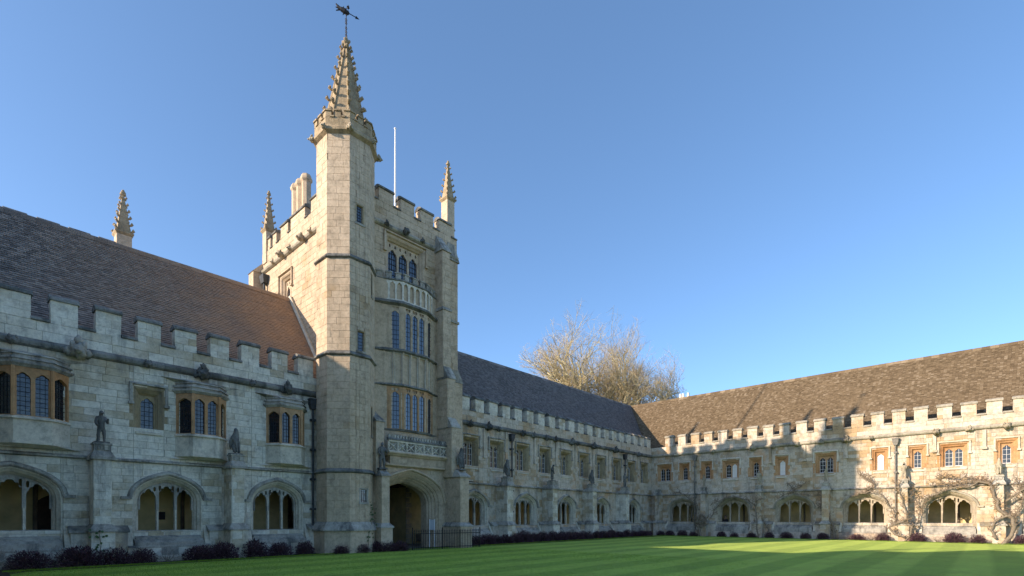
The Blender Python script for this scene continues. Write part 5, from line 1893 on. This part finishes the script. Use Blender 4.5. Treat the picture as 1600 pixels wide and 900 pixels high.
vine('thick twisted pale creeper at the right edge draped along the string course', [
    ([(23.33, -.05), (23.72, .44), (23.91, 1.1), (23.83, 1.56), (23.5, 1.79), (23.22, 2.1), (23.16, 2.57), (23.0, 2.96), (22.94, 3.35), (22.85, 3.67)], .85, .17, .09),
    ([(23.1, .3), (22.9, .9), (23.05, 1.4), (23.5, 1.7), (23.9, 1.6)], .9, .10, .08),
    ([(22.86, 3.69), (22.36, 3.87), (21.98, 3.57), (21.46, 3.59), (20.94, 3.49), (20.53, 3.3), (20.14, 3.06), (19.72, 2.82), (19.55, 2.3)], .3, .10, .035),
    ([(22.86, 3.81), (22.36, 3.8), (21.77, 3.9), (21.15, 3.73), (20.53, 3.8), (20.1, 3.7)], .25, .08, .03), ([(22.91, 3.77), (22.51, 3.95), (21.76, 4.11), (21.15, 4.14), (20.68, 4.29), (20.27, 4.19)], .2, .05, .02),
    ([(23.28, 2.26), (23.62, 2.72), (23.89, 2.94), (24.16, 3.16), (24.38, 3.46), (25, 3.7), (26, 3.6)], .5, .09, .04),
    ([(23.82, 1.64), (24.06, 1.95), (24.28, 2.56), (24.33, 3.01), (24.17, 3.48), (24.01, 3.95)], .3, .09, .03)], 5)
# small green climber on the turret base and on a left buttress
def ivy(label, pts, seed):
    r_ = random.Random(seed)
    t = thing('climber', label, 'climbing plant')
    s = MB(); lf = MB()
    for a, c in zip(pts, pts[1:]): s.tube([a, c], .012, 4)
    s.build('stem', 'bark', t)
    for p in pts[1:]:
        for k in range(7):
            q = Vector(p) + Vector((r_.gauss(0, .12), -.03 * r_.random(), r_.gauss(0, .12)))
            w = Vector((r_.uniform(-1, 1), r_.uniform(-.5, .5), r_.uniform(-1, 1))).normalized() * .05; u2 = w.cross(Vector((0, 1, 0))).normalized() * .05
            lf.add([tuple(q - w), tuple(q - u2), tuple(q + w), tuple(q + u2)], [(0, 1, 2, 3)], r_.random())
    lf.build('leaves', 'ivy', t)
ivy('sparse green rose climbing the turret base near the small grille window', [(-30.9, -2.15, 0), (-30.85, -2.12, .8), (-30.6, -2.02, 1.5), (-30.55, -1.9, 1.75), (-30.6, -1.9, 2.1)], 3)
ivy('small green plant on the plinth of the helmeted statue buttress', [(-40.3, -1.05, 0), (-40.25, -1.08, .7), (-40.3, -1.1, 1.05)], 4)

# ================================================================== RAILINGS AND NOTICE IN THE GATEWAY
rl = thing('railing', 'low black iron railings with spikes across the gateway', 'railing', (0, 0, 0))
ra, rb_ = Vector((-28.6, -2.35, 0)), Vector((-24.65, -2.9, 0))
n = 40
bar = MB(); bar.tube([(0, 0, .03), (0, 0, .92)], .012, 5); bar.tube([(0, 0, .92), (0, 0, 1.03)], [.024, .002], 5); bar = bar.mesh('bar', 'iron')
for i in range(n + 1):
    p = ra.lerp(rb_, i / n)
    link('bar', bar, rl, loc=p)
for z in (.14, .82):
    b = MB(); b.tube([ra + Vector((0, 0, z)), rb_ + Vector((0, 0, z))], .016, 5); b.build('rail', 'iron', rl)
for f in (0, .42, 1):
    p = ra.lerp(rb_, f); b = MB(); b.box(p.x - .02, p.x + .02, p.y - .02, p.y + .02, 0, 1.08); b.blob((p.x, p.y, 1.10), .03, .03, .03, 0, 0, .6, 8, 6); b.build('post', 'iron', rl)
nb = thing('notice_board', 'pale upright notice panel leaning inside the gate arch by the right jamb', 'sign', (-26.35, -1.0, 0), -.5)
b = MB(); b.box(-.13, .13, -.02, .02, .95, 1.5); b.build('panel', 'notice', nb)
b = MB(); b.box(-.15, -.12, -.03, .03, 0, 1.52); b.box(.12, .15, -.03, .03, 0, 1.52); b.build('frame', 'white', nb)

# ================================================================== PERSON seated behind the second arch of the far range
pt = thing('person', 'person in a dark coat seated behind the second arch of the far range', 'person', (1.0, -6.35, .35), -pi / 2)
pv = [(0, 0, .60), (0, 0, .80), (0, 0, 1.0), (0, 0, 1.15), (-.18, 0, 1.08), (-.24, -.03, .85), (-.12, -.25, .75), (.18, 0, 1.08), (.24, -.03, .85), (.12, -.25, .75), (-.1, -.1, .55), (-.12, -.45, .55), (-.12, -.48, .12), (-.12, -.6, .06), (.1, -.1, .55), (.12, -.45, .55), (.12, -.48, .12), (.12, -.6, .06)]
pe = [(0, 1), (1, 2), (2, 3), (2, 4), (4, 5), (5, 6), (2, 7), (7, 8), (8, 9), (0, 10), (10, 11), (11, 12), (12, 13), (0, 14), (14, 15), (15, 16), (16, 17)]
pr_ = [.15, .14, .15, .06, .07, .055, .04, .07, .055, .04, .10, .075, .05, .05, .10, .075, .05, .05]
me_ = skinned('coat', pv, pe, pr_, 'cloth', bump=.0)
link('body', me_, pt)
b = MB(); b.blob((0, -.02, 1.30), .085, .10, .125, 1, .0, .6, 14, 10); b.blob((0, -.12, 1.29), .015, .02, .02, 1, 0, .6, 6, 5); b.blob((0, -.02, 1.18), .05, .05, .08, 1, 0, .6, 8, 6); b.build('head', 'skin', pt, True)
b = MB(); b.blob((0, .015, 1.345), .095, .105, .11, 1, .05, .6, 14, 10); b.build('hair', 'hair', pt, True)
bn = thing('bench', 'wooden bench under the person behind the second arch of the far range', 'bench', (1.0, -6.35, .16), -pi / 2)
b = MB(); b.box(-.8, .8, -.2, .2, .52, .6); b.build('seat', 'oak', bn)
for s in (-.7, .7):
    b = MB(); b.box(s - .05, s + .05, -.18, .18, 0, .52); b.build('leg', 'oak', bn)

# ================================================================== TREES beyond the ranges
def tree(label, loc, H, spread, seed, mains, levels=5, group='bare trees beyond the roofs', z_first=8, cc=(-1.0, 1.0, 21.2), cr=(12.2, 10.2)):
    r_ = random.Random(seed)
    t = thing('plane_tree', label, 'tree', loc, 0, group)
    trunk = MB(); limbs = MB(); tw_ = MB()
    Vt, Ft, Rt = tw_.V, tw_.F, tw_.R
    trunk.tube([(0, 0, 0), (.1, 0, z_first * .5), (0, .1, z_first)], [.95, .75, .65], 12)
    ends = []

    def outside(q):
        k = 1 + .16 * noise.noise(q * .22 + Vector((seed, 0, 0)))
        return (hypot(q.x - cc[0], q.y - cc[1]) / (cr[0] * k)) ** 2 + ((q.z - cc[2]) / (cr[1] * k)) ** 2 > 1

    def grow(p, d, L, r, lev):
        if lev >= 2 and outside(p): return
        n = 4
        pts = [p]; rad = [r]
        q = p.copy(); dd = d.copy()
        for i in range(n):
            dd = (dd + Vector((r_.gauss(0, .15), r_.gauss(0, .15), r_.gauss(.03, .11)))).normalized()
            if lev >= 1 and outside(q): dd = (dd * .4 + (Vector(cc) - q).normalized() * .55 + Vector((0, 0, .1))).normalized()
            q = q + dd * (L / n)
            pts.append(q.copy()); rad.append(r * (1 - .38 * (i + 1) / n))
        if lev >= levels:
            a = pts[0]; c = pts[2]; e = pts[4]
            w = dd.cross(Vector((r_.random() - .5, r_.random() - .5, r_.random() - .5))).normalized() * .0085
            o = len(Vt)
            Vt.extend([tuple(a - w), tuple(a + w), tuple(c + w * .8), tuple(c - w * .8), tuple(e)])
            Ft.extend([(o, o + 1, o + 2, o + 3), (o + 3, o + 2, o + 4)]); rr = r_.random(); Rt.extend([rr, rr])
            return
        mb = limbs
        mb.tube(pts, rad, 7 if lev < 2 else 5 if lev < 3 else 3)
        k = (5, 5, 5, 6, 8, 5)[lev] if lev < 6 else 3
        for i in range(k):
            j = r_.randint(1, n) if i else n
            ax = Vector((r_.gauss(0, 1), r_.gauss(0, 1), r_.gauss(0, .5))).normalized()
            nd = (dd + ax * r_.uniform(.45, .95)).normalized()
            if lev >= 3: nd = (nd + Vector((0, 0, .05))).normalized()
            grow(pts[j], nd, L * r_.uniform(.55, .75), max(.014, rad[j] * .66), lev + 1)
    for (dx_, dy_, dz_, L, r) in mains:
        d = Vector((dx_, dy_, dz_)).normalized()
        grow(Vector((0, 0, z_first)), d, L, r, 0)
    trunk.build('trunk', 'treebark', t, True)
    limbs.build('limbs', 'treebark', t, True)
    tw_.build('twigs', 'twig', t)
    return t


Rx, Ry = sin(radians(42.8)), -cos(radians(42.8))     # direction that reads as 'right' from the court
tree('large bare plane tree with spreading pale limbs rising behind the corner of the roofs', (20.9, 18.35, 0), 31, 12, 11, [
    (0.0, .05, 1, 11.0, .50), (-.38 * Rx, -.38 * Ry, 1, 10.4, .44), (.30 * Rx, .30 * Ry, 1, 10.2, .44), (1.0 * Rx, 1.0 * Ry, .85, 8.8, .40), (-1.0 * Rx, -1.0 * Ry, .85, 8.8, .40), (-.6 * Rx + .3, -.6 * Ry + .3, 1, 9.0, .34), (.62 * Rx - .3, .62 * Ry - .2, 1, 9.0, .34)], levels=5, z_first=8)
tree('distant small leafless tree barely showing over the tan roof ridge', (52, 12, 0), 18, 8, 5, [(.2, .1, 1, 6.5, .2), (-.4, .2, 1, 6, .18), (.5, -.3, 1, 6, .18)], levels=4, z_first=5, cc=(0, 0, 12), cr=(8, 6))
print('objects', len(bpy.data.objects))
